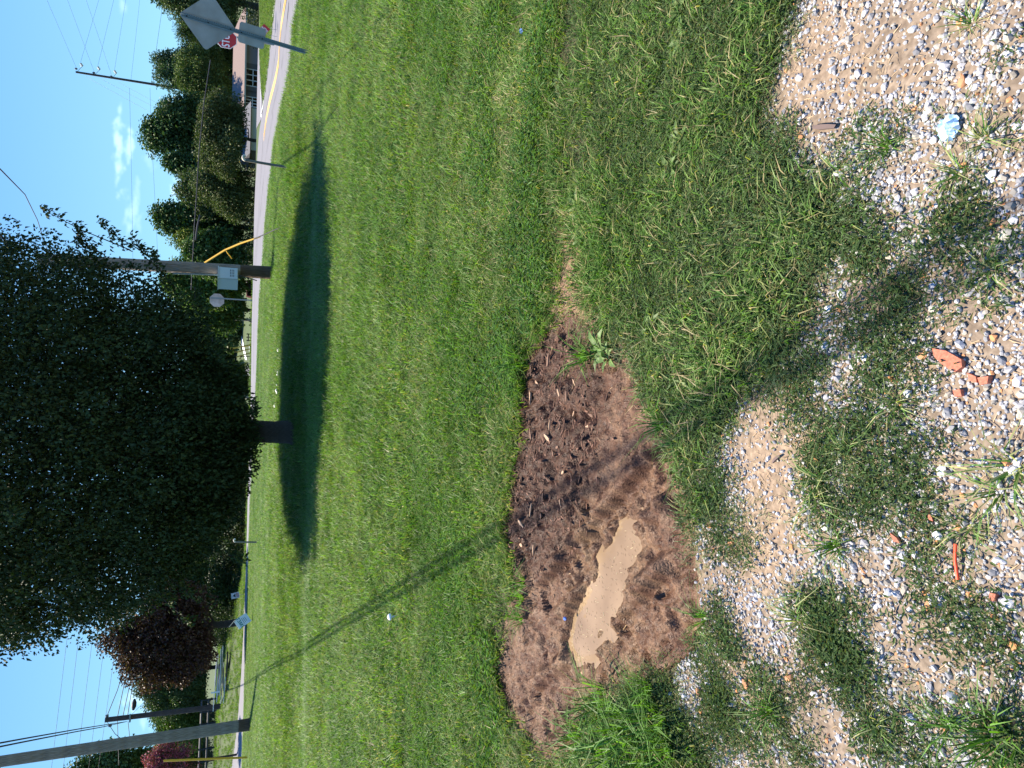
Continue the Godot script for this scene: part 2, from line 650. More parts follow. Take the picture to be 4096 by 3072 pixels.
	mat("tyre", lin(0.02, 0.02, 0.02), 0.9)
	mat("cone", lin(0.85, 0.07, 0.02), 0.5)
	mat("blue", lin(0.03, 0.12, 0.5), 0.5)
	mat("pipe", lin(0.16, 0.15, 0.12), 0.85)
	mat("pipe_cap", lin(0.55, 0.50, 0.38), 0.6)
	m = mat("brick", lin(0.52, 0.17, 0.10), 0.85)
	m.albedo_texture = noise_tex(0.03, Color(0.72, 0.7, 0.68), Color(1, 1, 1), 256, 4, 60)
	m.uv1_triplanar = true
	m.uv1_scale = Vector3.ONE * 12.0
	mat("straw", Color.WHITE, 0.8).vertex_color_use_as_albedo = true
	m = mat("stone", Color.WHITE, 0.85)
	m.vertex_color_use_as_albedo = true
	m = mat("chip", Color.WHITE, 0.85)
	m.vertex_color_use_as_albedo = true
	m = mat("wrapper", lin(0.50, 0.66, 0.78), 0.35)
	mat("mushroom", lin(0.82, 0.80, 0.76), 0.7)
	leafy("grass", 0.45, Color(0.95, 1.0, 0.55))
	leafy("leaf_near", 0.62, Color(0.3, 0.4, 0.12))
	leafy("leaf_far", 0.5, Color(0.55, 0.65, 0.3))

func clouds() -> ImageTexture:
	var w := 4096
	var h := 2048
	var im := Image.create(w, h, false, Image.FORMAT_RGBA8)
	var puffs := [[472, 590, 17, 120, 0.9], [517, 565, 20, 55, 0.8], [530, 850, 26, 75, 0.5], [545, 745, 14, 30, 0.3], [716, 765, 28, 40, 1.0], [540, 2775, 38, 60, 0.9], [575, 2830, 30, 70, 0.5], [490, 20, 10, 35, 0.4], [600, 640, 18, 40, 0.25], [660, 2890, 40, 60, 0.5]]
	var n := FastNoiseLite.new()
	n.seed = 77
	n.frequency = 0.02
	n.fractal_octaves = 5
	var x0 := int(w * 40.0 / 360.0)
	for yy in range(int(h * 0.36), h / 2):
		var el := PI * (0.5 - (yy + 0.5) / h)
		for xx in range(-x0, x0):
			var az := TAU * (xx + 0.5) / w
			var dir := Vector3(sin(az) * cos(el), sin(el), -cos(az) * cos(el))
			var dep := -dir.dot(CZ)
			var sx := 2048.0 + F * dir.dot(CX) / dep
			var sy := 1536.0 - F * dir.dot(CY) / dep
			var a := 0.0
			for p in puffs:
				var q := Vector2((sx - p[0]) / p[2], (sy - p[1]) / p[3])
				var l := q.length()
				if l < 2.2:
					var e := 1.0 - l * 0.75 + n.get_noise_2d(sx * 1.3, sy * 0.7) * 1.1
					a = maxf(a, clampf(e * 1.2, 0.0, 1.0) * p[4])
			if a > 0.01:
				im.set_pixel(posmod(xx, w), yy, Color(1, 1, 1, a * 0.85))
	return ImageTexture.create_from_image(im)

func zones() -> void:
	zone_mud = raster([poly([[2270, 1230], [2190, 1330], [2130, 1400], [2090, 1560], [2085, 1700], [2055, 1850], [2030, 2000], [2020, 2150], [2070, 2300], [2030, 2450], [2005, 2600], [1995, 2750], [2060, 2900], [2150, 3000], [2250, 3072], [2330, 2920], [2290, 2800], [2420, 2790], [2500, 2740], [2620, 2680], [2760, 2600], [2790, 2420], [2770, 2250], [2740, 2050], [2720, 1900], [2690, 1780], [2600, 1640], [2560, 1500], [2480, 1430], [2370, 1330]])], 2, 0.055)
	zone_mulch = raster([poly([[2130, 1340], [2330, 1320], [2420, 1500], [2420, 1700], [2360, 1900], [2330, 2050], [2230, 2250], [2080, 2300], [2010, 2150], [2040, 1950], [2080, 1700], [2090, 1500]])], 4, 0.03)
	zone_dry = raster([poly([[2255, 790], [2310, 790], [2330, 1000], [2375, 1200], [2385, 1400], [2180, 1380], [2195, 1150], [2235, 950]]), poly([[2430, 1380], [2520, 1350], [2600, 1600], [2560, 1650], [2480, 1500]])], 4, 0.11)
	zone_gravel = raster([poly([[3230, -700], [3240, 0], [3100, 250], [3040, 440], [3080, 560], [3200, 640], [3380, 740], [3420, 900], [3300, 1050], [3230, 1250], [3150, 1480], [3040, 1560], [2960, 1650], [2920, 1760], [2850, 1830], [2790, 2000], [2790, 2300], [2810, 2500], [2790, 2640], [2700, 2720], [2760, 2900], [2900, 3100], [2950, 3700], [5600, 3700], [5600, -700]])], 3, 0.05)
	zone_pool = raster([poly([[2235, 2610], [2262, 2480], [2325, 2330], [2395, 2200], [2445, 2120], [2520, 2070], [2550, 2150], [2535, 2230], [2495, 2300], [2478, 2400], [2445, 2480], [2385, 2560], [2325, 2640], [2275, 2665]])], 3, 0.03)
	zone_dust = raster([poly([[2960, 1600], [3080, 1560], [3200, 1640], [3230, 1800], [3240, 2000], [3210, 2200], [3120, 2400], [2960, 2330], [2980, 2000], [2930, 1800]]), poly([[3060, 420], [3260, 560], [3330, 700], [3260, 640], [3110, 560]]), poly([[3240, 0], [3340, 60], [3420, 300], [3300, 420], [3120, 420], [3100, 250]]), poly([[3480, 200], [3600, 180], [3640, 330], [3540, 420], [3440, 330]])], 4, 0.05)
	zone_bank = raster([poly([[2490, 2300], [2570, 2210], [2700, 2250], [2775, 2400], [2745, 2590], [2600, 2630], [2530, 2550], [2480, 2420]]), poly([[2330, 2690], [2450, 2640], [2520, 2700], [2420, 2780], [2330, 2760]]), poly([[2560, 2040], [2640, 1960], [2730, 2000], [2720, 2110], [2620, 2150]])], 2, 0.03)
	for q in [[2515, 2405, 0.06], [2268, 1680, 0.06], [2325, 1665, 0.05], [2130, 1960, 0.06], [2330, 2055, 0.05], [2245, 2200, 0.06], [2350, 2180, 0.05], [2225, 2835, 0.07], [2710, 2020, 0.05], [2450, 2040, 0.04], [2150, 2560, 0.05], [2560, 2520, 0.04], [2200, 1900, 0.05], [2620, 2360, 0.03], [2080, 2230, 0.05], [2380, 1960, 0.04], [2480, 2700, 0.04], [2390, 2740, 0.05]]:
		var g := gr(q[0], q[1])
		pits.append(Vector3(g.x, -g.z, q[2]))
	zone_wet = raster([poly([[2225, 2630], [2255, 2480], [2315, 2330], [2385, 2190], [2440, 2100], [2525, 2050], [2560, 2150], [2545, 2240], [2505, 2310], [2488, 2400], [2455, 2490], [2395, 2580], [2330, 2660], [2270, 2690]]), poly([[2300, 2060], [2350, 2040], [2340, 2230], [2290, 2270]]), poly([[2380, 2500], [2440, 2500], [2460, 2640], [2400, 2660]])], 5, 0.04)
	zone_silt = raster([poly([[2700, 1820], [2770, 1960], [2800, 2150], [2800, 2330], [2740, 2380], [2690, 2230], [2720, 2100], [2690, 1950]])], 3, 0.03)
	zone_weed = raster(ellipses([[2880, 1970, 80, 140], [2950, 2130, 80, 130], [3480, 1050, 130, 100], [3650, 1000, 130, 80], [3500, 1250, 190, 100], [3560, 1430, 200, 110], [3900, 1250, 120, 90], [3250, 1620, 110, 90], [3380, 1700, 150, 150], [3300, 1800, 90, 100], [3500, 2050, 110, 100], [3650, 1950, 180, 120], [3700, 2150, 150, 100], [3280, 2000, 50, 60], [3330, 2480, 100, 150], [3360, 2620, 140, 150], [3480, 2750, 150, 140], [3600, 2900, 190, 110], [3100, 2850, 90, 110], [3150, 3000, 110, 90], [3800, 2450, 120, 80], [3930, 2550, 150, 120], [4010, 2870, 130, 180], [3050, 2750, 70, 80], [3720, 520, 60, 50], [3560, 560, 70, 60], [4050, 310, 50, 40], [4010, 620, 50, 40], [3900, 780, 70, 50], [3960, 1000, 90, 70], [3830, 870, 70, 60], [3200, 1500, 120, 90], [3140, 1440, 90, 110], [3420, 870, 80, 100], [3700, 1640, 90, 110], [3780, 1780, 90, 90], [2890, 2500, 60, 100], [2830, 2680, 60, 80], [2900, 2900, 120, 150]]), 2, 0.03)

func ground() -> void:
	# one sheet from behind the camera to the horizon, finer near the lens
	var xs := PackedFloat32Array()
	var ds := PackedFloat32Array()
	var x := -4.2
	var side := PackedFloat32Array()
	var step := 0.06
	var q := 4.2
	while q < 420.0:
		q += step
		step *= 1.13
		side.append(q)
	for k in range(side.size() - 1, -1, -1):
		xs.append(-side[k])
	while x < 4.2:
		xs.append(x)
		x += 0.03
	for k in side:
		xs.append(k)
	for v in [-60.0, -30.0, -14.0, -7.0, -3.5, -1.5, -0.5, 0.0]:
		ds.append(v)
	var d := 0.3
	step = 0.03
	while d < 520.0:
		ds.append(d)
		if d > 5.0:
			step = minf(step * 1.035, 0.28) if d < 45.0 else step * 1.06
		d += step
	var nx := xs.size()
	var nd := ds.size()
	var vs := PackedVector3Array()
	var cs := PackedColorArray()
	var ns := PackedVector3Array()
	var ix := PackedInt32Array()
	vs.resize(nx * nd)
	cs.resize(nx * nd)
	ns.resize(nx * nd)
	var soil := Color(0.085, 0.068, 0.035)
	var lawn := Color(0.075, 0.115, 0.025)
	for j in nd:
		for i in nx:
			var px := xs[i]
			var pd := ds[j]
			var y := ground_y(px, pd)
			var c := soil
			if pd < 8.3 and absf(px) < 4.2:
				y = soil_y(px, pd)
				var mud := zone(zone_mud, px, pd)
				var gv := zone(zone_gravel, px, pd)
				var dry := zone(zone_dry, px, pd)
				var dust := zone(zone_dust, px, pd)
				var silt := zone(zone_silt, px, pd)
				y -= 0.16 * ss(0.25, 0.9, mud)
				var f := n2.get_noise_2d(px * 40.0, pd * 40.0) * 0.3 + n1.get_noise_2d(px * 5.0, pd * 5.0) * 0.3
				c = soil.lerp(Color(0.29, 0.225, 0.165), gv * 0.95)
				c = c.lerp(Color(0.36, 0.265, 0.18), clampf(dust * gv, 0, 1))
				c = c.lerp(Color(0.27, 0.165, 0.10), clampf(dry, 0, 1))
				c = c.lerp(Color(0.29, 0.215, 0.13), clampf(silt, 0, 1))
				c = c * (1.0 + f * 0.7)
			else:
				var far := ss(9.0, 26.0, maxf(pd, absf(px)))
				var patch := n1.get_noise_2d(px * 0.35, pd * 0.35)
				c = soil.lerp(lawn, far) * (1.0 + patch * 0.5)
				if pd < 0.2:
					c = Color(0.28, 0.21, 0.14)
			c.a = 1.0
			vs[j * nx + i] = Vector3(px, y, -pd)
			cs[j * nx + i] = c
	for j in nd:
		for i in nx:
			var a := vs[j * nx + maxi(i - 1, 0)]
			var b := vs[j * nx + mini(i + 1, nx - 1)]
			var e := vs[maxi(j - 1, 0) * nx + i]
			var g := vs[mini(j + 1, nd - 1) * nx + i]
			ns[j * nx + i] = (b - a).cross(g - e).normalized()
	for j in nd - 1:
		for i in nx - 1:
			var k := j * nx + i
			ix.append_array(PackedInt32Array([k, k + nx, k + 1, k + 1, k + nx, k + nx + 1]))
	array_obj("ground", vs, ns, cs, ix, mats["ground"])
	# churned mud, its own finer sheet; it dives under the lawn at its edge
	var h := 0.012
	var x0 := -2.75
	var d0 := 1.55
	var mx := int(3.6 / h)
	var md := int(2.7 / h)
	vs = PackedVector3Array()
	ns = PackedVector3Array()
	cs = PackedColorArray()
	ix = PackedInt32Array()
	vs.resize(mx * md)
	ns.resize(mx * md)
	cs.resize(mx * md)
	var inside := PackedFloat32Array()
	inside.resize(mx * md)
	for j in md:
		for i in mx:
			var px := x0 + i * h
			var pd := d0 + j * h
			var m := zone(zone_mud, px, pd)
			inside[j * mx + i] = m
			var y := 0.0
			if m > 0.02:
				y = mud_y(px, pd) - 0.10 * (1.0 - ss(0.02, 0.35, m))
			else:
				y = soil_y(px, pd) - 0.12
			vs[j * mx + i] = Vector3(px, y, -pd)
			var mulch := zone(zone_mulch, px, pd)
			var t := n2.get_noise_2d(px * 14.0 + 30.0, pd * 14.0)
			var c := Color(0.14, 0.074, 0.046).lerp(Color(0.245, 0.148, 0.092), clampf(0.35 + t * 1.5, 0.0, 1.0))
			c = c.lerp(Color(0.062, 0.028, 0.016), clampf(mulch * (0.85 + t), 0.0, 1.0))
			c = c.lerp(Color(0.225, 0.145, 0.08), clampf(zone(zone_wet, px, pd) * (0.8 + t), 0.0, 0.9))
			c = c * (1.0 + n1.get_noise_2d(px * 90.0, pd * 90.0) * 0.5)
			c.a = 1.0
			cs[j * mx + i] = c
	for j in md:
		for i in mx:
			var a := vs[j * mx + maxi(i - 1, 0)]
			var b := vs[j * mx + mini(i + 1, mx - 1)]
			var e := vs[maxi(j - 1, 0) * mx + i]
			var g := vs[mini(j + 1, md - 1) * mx + i]
			ns[j * mx + i] = (b - a).cross(g - e).normalized()
	for j in md - 1:
		for i in mx - 1:
			var k := j * mx + i
			if inside[k] > 0.02 or inside[k + mx + 1] > 0.02:
				ix.append_array(PackedInt32Array([k, k + mx, k + 1, k + 1, k + mx, k + mx + 1]))
	array_obj("mud", vs, ns, cs, ix, mats["mud"])
	# the puddle: a level sheet that the mud basin cuts to its outline
	var s := sf()
	var ring := poly([[2205, 2640], [2235, 2480], [2300, 2320], [2370, 2180], [2430, 2090], [2530, 2030], [2590, 2130], [2570, 2240], [2530, 2320], [2505, 2410], [2470, 2500], [2410, 2590], [2340, 2690], [2260, 2710]])
	var mid := Vector2.ZERO
	for p in ring:
		mid += p / ring.size()
	for k in ring.size():
		var a := ring[k]
		var b := ring[(k + 1) % ring.size()]
		tri(s, Vector3(mid.x, -0.052, -mid.y), Vector3(b.x, -0.052, -b.y), Vector3(a.x, -0.052, -a.y))
	structure(obj("puddle", s, mats["water"]))

func array_obj(called: String, vs: PackedVector3Array, ns: PackedVector3Array, cs: PackedColorArray, ix: PackedInt32Array, m: Material) -> void:
	var arrays := []
	arrays.resize(Mesh.ARRAY_MAX)
	arrays[Mesh.ARRAY_VERTEX] = vs
	arrays[Mesh.ARRAY_NORMAL] = ns
	arrays[Mesh.ARRAY_COLOR] = cs
	arrays[Mesh.ARRAY_INDEX] = ix
	var mesh := ArrayMesh.new()
	mesh.add_surface_from_arrays(Mesh.PRIMITIVE_TRIANGLES, arrays)
	mesh.surface_set_material(0, m)
	var o := MeshInstance3D.new()
	o.mesh = mesh
	put(o, called)
	structure(o)

func line_of(points: Array) -> Array:
	var c := Curve3D.new()
	c.bake_interval = 0.6
	for k in points.size():
		var p: Vector3 = points[k]
		var a: Vector3 = points[maxi(k - 1, 0)]
		var b: Vector3 = points[mini(k + 1, points.size() - 1)]
		var t := (b - a) / 6.0
		c.add_point(p, -t, t)
	return Array(c.get_baked_points())

func spots(list: Array) -> Array:
	var out := []
	for p in list:
		out.append(gr(p[0], p[1]))
	return out

func ribbon(s: SurfaceTool, near: Array, far: Array, lift: float, cuts := 60) -> void:
	for k in cuts:
		var row := []
		for e in 2:
			var u := (k + e) / float(cuts)
			var a: Vector3 = near[int(u * (near.size() - 1))]
			var b: Vector3 = far[int(u * (far.size() - 1))]
			row.append([a, b])
		var strips := 6
		for j in strips:
			var p := []
			for e in [[0, j], [0, j + 1], [1, j + 1], [1, j]]:
				var v: Vector3 = row[e[0]][0].lerp(row[e[0]][1], e[1] / float(strips))
				v.y = ground_y(v.x, -v.z) + lift
				p.append(v)
			quad(s, p[0], p[3], p[2], p[1])

func offset_line(base: Array, off: float, width: float) -> Array:
	var a := []
	var b := []
	for k in base.size():
		var t: Vector3 = (base[mini(k + 1, base.size() - 1)] - base[maxi(k - 1, 0)]).normalized()
		var n := Vector3(t.z, 0, -t.x)
		a.append(base[k] + n * off)
		b.append(base[k] + n * (off + width))
	return [a, b]

var near_edge := []

func roads() -> void:
	var near := [Vector3(9.6, 0, 14), Vector3(8.9, 0, -2)] + spots([[1209, 0], [1179, 225], [1133, 450], [1098, 620], [1063, 900], [1040, 1200], [1024, 1600], [1004, 2000], [988, 2500], [974, 2950]]) + [Vector3(-40, 0, -48), Vector3(-70, 0, -55)]
	var far := [Vector3(15.0, 0, 14), Vector3(14.4, 0, -2)] + spots([[1106, 0], [1078, 240], [1054, 440], [1036, 560], [1016, 900], [1009.5, 1200], [1005, 1600], [992, 2000], [977, 2500], [962, 2950]]) + [Vector3(-41, 0, -56), Vector3(-70, 0, -64)]
	near_edge = line_of(near)
	for p in near_edge:
		road_area.append(Vector2(p.x, -p.z))
	var back := line_of(far)
	back.reverse()
	for p in back:
		road_area.append(Vector2(p.x, -p.z))
	var s := sf()
	ribbon(s, near_edge, line_of(far), 0.03, 130)
	structure(obj("road", s, mats["asphalt"]))
	s = sf()
	var e := offset_line(near_edge, 0.12, 0.13)
	ribbon(s, e[0], e[1], 0.036, 130)
	structure(obj("road_edge_line", s, mats["paint_white"]))
	s = sf()
	var far_line := line_of([Vector3(15.0, 0, 14), Vector3(14.4, 0, -2)] + spots([[1106, 0], [1078, 240], [1054, 440], [1048, 468]]))
	e = offset_line(far_line, -0.14, -0.13)
	ribbon(s, e[0], e[1], 0.036, 60)
	structure(obj("road_edge_line", s, mats["paint_white"]))
	s = sf()
	var centre := line_of([Vector3(12.2, 0, 14), Vector3(11.5, 0, -2)] + spots([[1146, 0], [1118, 250], [1073, 450], [1058, 552]]))
	for off in [-0.16, 0.06]:
		e = offset_line(centre, off, 0.12)
		ribbon(s, e[0], e[1], 0.036, 60)
	structure(obj("road_centre_line", s, mats["paint_yellow"]))
	# side road that leaves behind the grass island, with its own white edge
	s = sf()
	var sn := [Vector3(60, 0, -32)] + spots([[1041, -100], [1041, 200], [1044, 330], [1052, 425], [1050, 470]])
	var sfar := [Vector3(64, 0, -46)] + spots([[1028, -100], [1028, 250], [1026, 400], [1025, 470], [1024, 520]])
	ribbon(s, line_of(sn), line_of(sfar), 0.022, 60)
	structure(obj("side_road", s, mats["asphalt"]))
	s = sf()
	e = offset_line(line_of(spots([[1046, 330], [1046, 420], [1046.5, 466], [1049, 468]])), 0.0, 0.14)
	ribbon(s, e[0], e[1], 0.042, 30)
	structure(obj("road_edge_line", s, mats["paint_white"]))
	# dark tyre tracks worn into the asphalt
	for tr in [[[1054, 560], [1030, 980], [1020, 1180], [1016, 1500]], [[1046, 700], [1036, 860], [1024, 1000], [1015, 1120]], [[1094, 450], [1064, 640], [1042, 860]], [[1160, 0], [1130, 250], [1090, 440]], [[1128, 0], [1098, 250], [1066, 440]]]:
		s = sf()
		e = offset_line(line_of(spots(tr)), 0.0, 0.2)
		ribbon(s, e[0], e[1], 0.034, 40)
		structure(obj("tyre_track", s, mats["track"]))
	# far drive and lane beyond the road on the low lawn
	s = sf()
	ribbon(s, [at(995, 1455, 100), at(975, 1530, 130), at(962, 1600, 165)], [at(1003, 1590, 84), at(984, 1600, 110), at(966, 1625, 160)], 0.05, 20)
	structure(obj("driveway", s, mats["asphalt"]))
	s = sf()
	ribbon(s, [at(985, 1190, 125), at(985, 1300, 125), at(996, 1440, 104)], [at(982.5, 1190, 132), at(982.5, 1300, 132), at(993, 1440, 108)], 0.05, 20)
	structure(obj("lane", s, mats["paint_white"]))
func lawn_area() -> PackedVector2Array:
	var a := PackedVector2Array()
	for p in near_edge:
		a.append(Vector2(p.x, -p.z))
	a.append(Vector2(-70, -14))
	return a

func grass() -> void:
	var greens := [Color(0.088, 0.182, 0.030), Color(0.12, 0.22, 0.044), Color(0.062, 0.13, 0.025), Color(0.155, 0.225, 0.068), Color(0.10, 0.195, 0.040)]
	var mixed := greens + greens + [Color(0.36, 0.31, 0.15), Color(0.24, 0.27, 0.09)]
	var dull := [Color(0.10, 0.155, 0.062), Color(0.125, 0.18, 0.08), Color(0.075, 0.125, 0.048), Color(0.20, 0.22, 0.11), Color(0.34, 0.29, 0.17)]
	var fine := []
	var tall := []
	for k in 3:
		fine.append(tuft(42, 0.075, 0.025, 0.075, 0.0042, 1.2, mixed))
		tall.append(tuft(32, 0.12, 0.06, 0.16, 0.0085, 1.15, mixed))
	var low := tuft(64, 0.075, 0.010, 0.034, 0.0026, 1.3, dull)
	var area := lawn_area()
	var bufs := [PackedFloat32Array(), PackedFloat32Array(), PackedFloat32Array(), PackedFloat32Array(), PackedFloat32Array(), PackedFloat32Array(), PackedFloat32Array()]
	for band in [[0.5, 3.0, 900.0], [3.0, 6.0, 430.0], [6.0, 10.0, 210.0], [10.0, 16.0, 120.0], [16.0, 26.0, 70.0], [26.0, 52.0, 34.0]]:
		var wide: float = 0.62 * band[1] + 1.3
		var count := int((band[1] - band[0]) * wide * 2.0 * band[2])
		for k in count:
			var d: float = rnd(band[0], band[1])
			var x := rnd(-wide, wide)
			if absf(x) > 0.62 * d + 1.3:
				continue
			if d > 9.0 and not Geometry2D.is_point_in_polygon(Vector2(x, d), area):
				continue
			var pale := n1.get_noise_2d(x * 0.8, d * 0.8)
			var patch := n1.get_noise_2d(x * 2.6 + 40.0, d * 2.6)
			var tint := Color(1.0 + pale * 0.55 + patch * 0.5, 1.0 + pale * 0.3 + patch * 0.42, 1.0 + pale * 0.8 + patch * 0.5)
			var y := ground_y(x, d)
			if d < 8.2:
				var mud := zone(zone_mud, x, d)
				var gv := zone(zone_gravel, x, d)
				var dry := zone(zone_dry, x, d)
				var weed := zone(zone_weed, x, d)
				if mud > rnd(0.12, 0.6) or dry > rnd(0.15, 1.15):
					continue
				if gv > rnd(0.1, 0.6) and rng.randf() > weed * 0.3:
					continue
				y = soil_y(x, d)
				# the strip beside the gravel is low, dull and weedy
				var g := gr(2560, 1536 - x * 500.0)
				var weedy := ss(0.0, 0.5, (3.25 - d) + n1.get_noise_2d(x * 2.0, d * 2.0) * 0.9)
				if gv > 0.25 or rng.randf() < weedy * 0.85:
					push(bufs[6], spin(rnd(0, TAU), rnd(0.75, 1.25) * (0.8 if gv > 0.4 else 1.0)), Vector3(x, y, -d), tint)
					continue
				if patch < -0.25 and rng.randf() < 0.45:
					continue
			if d < 4.2 or (d < 7.0 and rng.randf() < 0.55):
				push(bufs[rng.randi() % 3], spin(rnd(0, TAU), rnd(0.8, 1.35), rnd(-0.15, 0.15)), Vector3(x, y, -d), tint)
			else:
				var sc := rnd(0.75, 1.2) * (1.0 + 0.035 * maxf(d - 8.0, 0.0)) * (0.75 if d < 6.0 else 1.0)
				var bb := spin(rnd(0, TAU), sc, rnd(-0.15, 0.15))
				bb = bb.scaled(Vector3(1, lerpf(1.0, 0.32, ss(20.0, 33.0, d)), 1))
				push(bufs[3 + rng.randi() % 3], bb, Vector3(x, y, -d), tint)
	var names := ["fine blades of short lawn grass in the foreground", "mixed green and straw lawn blades in the foreground", "thin curled lawn blades in the foreground"]
	for k in 3:
		tag(multi("lawn_grass", fine[k], bufs[k], mats["grass"]), names[k], "grass")
	names = ["long sunlit grass across the field to the road", "tall bent grass blades across the field", "bright green field grass under and around the tree"]
	for k in 3:
		tag(multi("field_grass", tall[k], bufs[3 + k], mats["grass"]), names[k], "grass")
	tag(multi("low_grass", low, bufs[6], mats["grass"]), "low dull green grass beside and in the gravel", "grass")
	# verge beyond the road
	var b := PackedFloat32Array()
	for k in 15000:
		var d := rnd(38.0, 74.0)
		var x := rnd(-48.0, 26.0)
		if Geometry2D.is_point_in_polygon(Vector2(x, d), road_area):
			continue
		if Geometry2D.is_point_in_polygon(Vector2(x, d), area):
			continue
		if x > 8.0 and d > 34.0 and d < 48.0:
			continue
		push(b, spin(rnd(0, TAU), rnd(1.0, 1.8)), Vector3(x, ground_y(x, d), -d), Color(1.1, 1.1, 1.0) * rnd(0.8, 1.2))
	var island := PackedVector2Array()
	for p in spots([[1042, -260], [1042, 200], [1046, 320], [1056, 400], [1064, 380], [1076, 280], [1100, 60], [1112, -60], [1130, -260]]):
		island.append(Vector2(p.x, -p.z))
	for k in 9000:
		var d := rnd(20.0, 44.0)
		var x := rnd(10.0, 26.0)
		if Geometry2D.is_point_in_polygon(Vector2(x, d), island):
			push(b, spin(rnd(0, TAU), rnd(0.7, 1.2)), Vector3(x, ground_y(x, d), -d), Color(1.05, 1.0, 0.9) * rnd(0.8, 1.2))
	tag(multi("verge_grass", tall[1], b, mats["grass"]), "mown verge grass on the far side of the road", "grass")
	# creeping weeds with tiny oval leaves, in patches on the gravel and through the low grass
	var weeds := [Color(0.075, 0.13, 0.048), Color(0.06, 0.105, 0.038), Color(0.11, 0.165, 0.065), Color(0.15, 0.16, 0.06), Color(0.09, 0.15, 0.052)]
	var mesh := creeper(60, 0.06, weeds)
	b = PackedFloat32Array()
	for k in 46000:
		var d := rnd(0.5, 4.6)
		var x := rnd(-3.6, 3.6)
		if absf(x) > 0.62 * d + 1.2:
			continue
		var gv := zone(zone_gravel, x, d)
		var weed := zone(zone_weed, x, d)
		var mud := zone(zone_mud, x, d)
		var spread := n2.get_noise_2d(x * 6.0, d * 6.0)
		var want := weed * (0.55 + spread)
		if gv < 0.4:
			want = 0.55 * ss(0.0, 0.5, (3.2 - d) + spread * 0.5)
		elif spread > 0.42:
			want = maxf(want, 0.12)
		if mud > 0.25 or zone(zone_dry, x, d) > 0.3 or rng.randf() > want:
			continue
		push(b, spin(rnd(0, TAU), rnd(0.7, 1.3)), Vector3(x, soil_y(x, d), -d), Color.WHITE * rnd(0.75, 1.25))
	for k in 7000:
		var d := rnd(3.0, 8.0)
		var x := rnd(-0.62 * d - 1.0, 0.62 * d + 1.0)
		if n2.get_noise_2d(x * 1.6, d * 1.6 + 33.0) < 0.12 or zone(zone_mud, x, d) > 0.2 or zone(zone_dry, x, d) > 0.2:
			continue
		push(b, spin(rnd(0, TAU), rnd(1.4, 2.4)), Vector3(x, soil_y(x, d) + 0.02, -d), Color(1.0, 1.25, 0.9) * rnd(0.75, 1.25))
	tag(multi("creeping_weeds", mesh, b, mats["grass"]), "small leaved creeping weeds over the gravel and its edge", "weeds")

var road_area := PackedVector2Array()

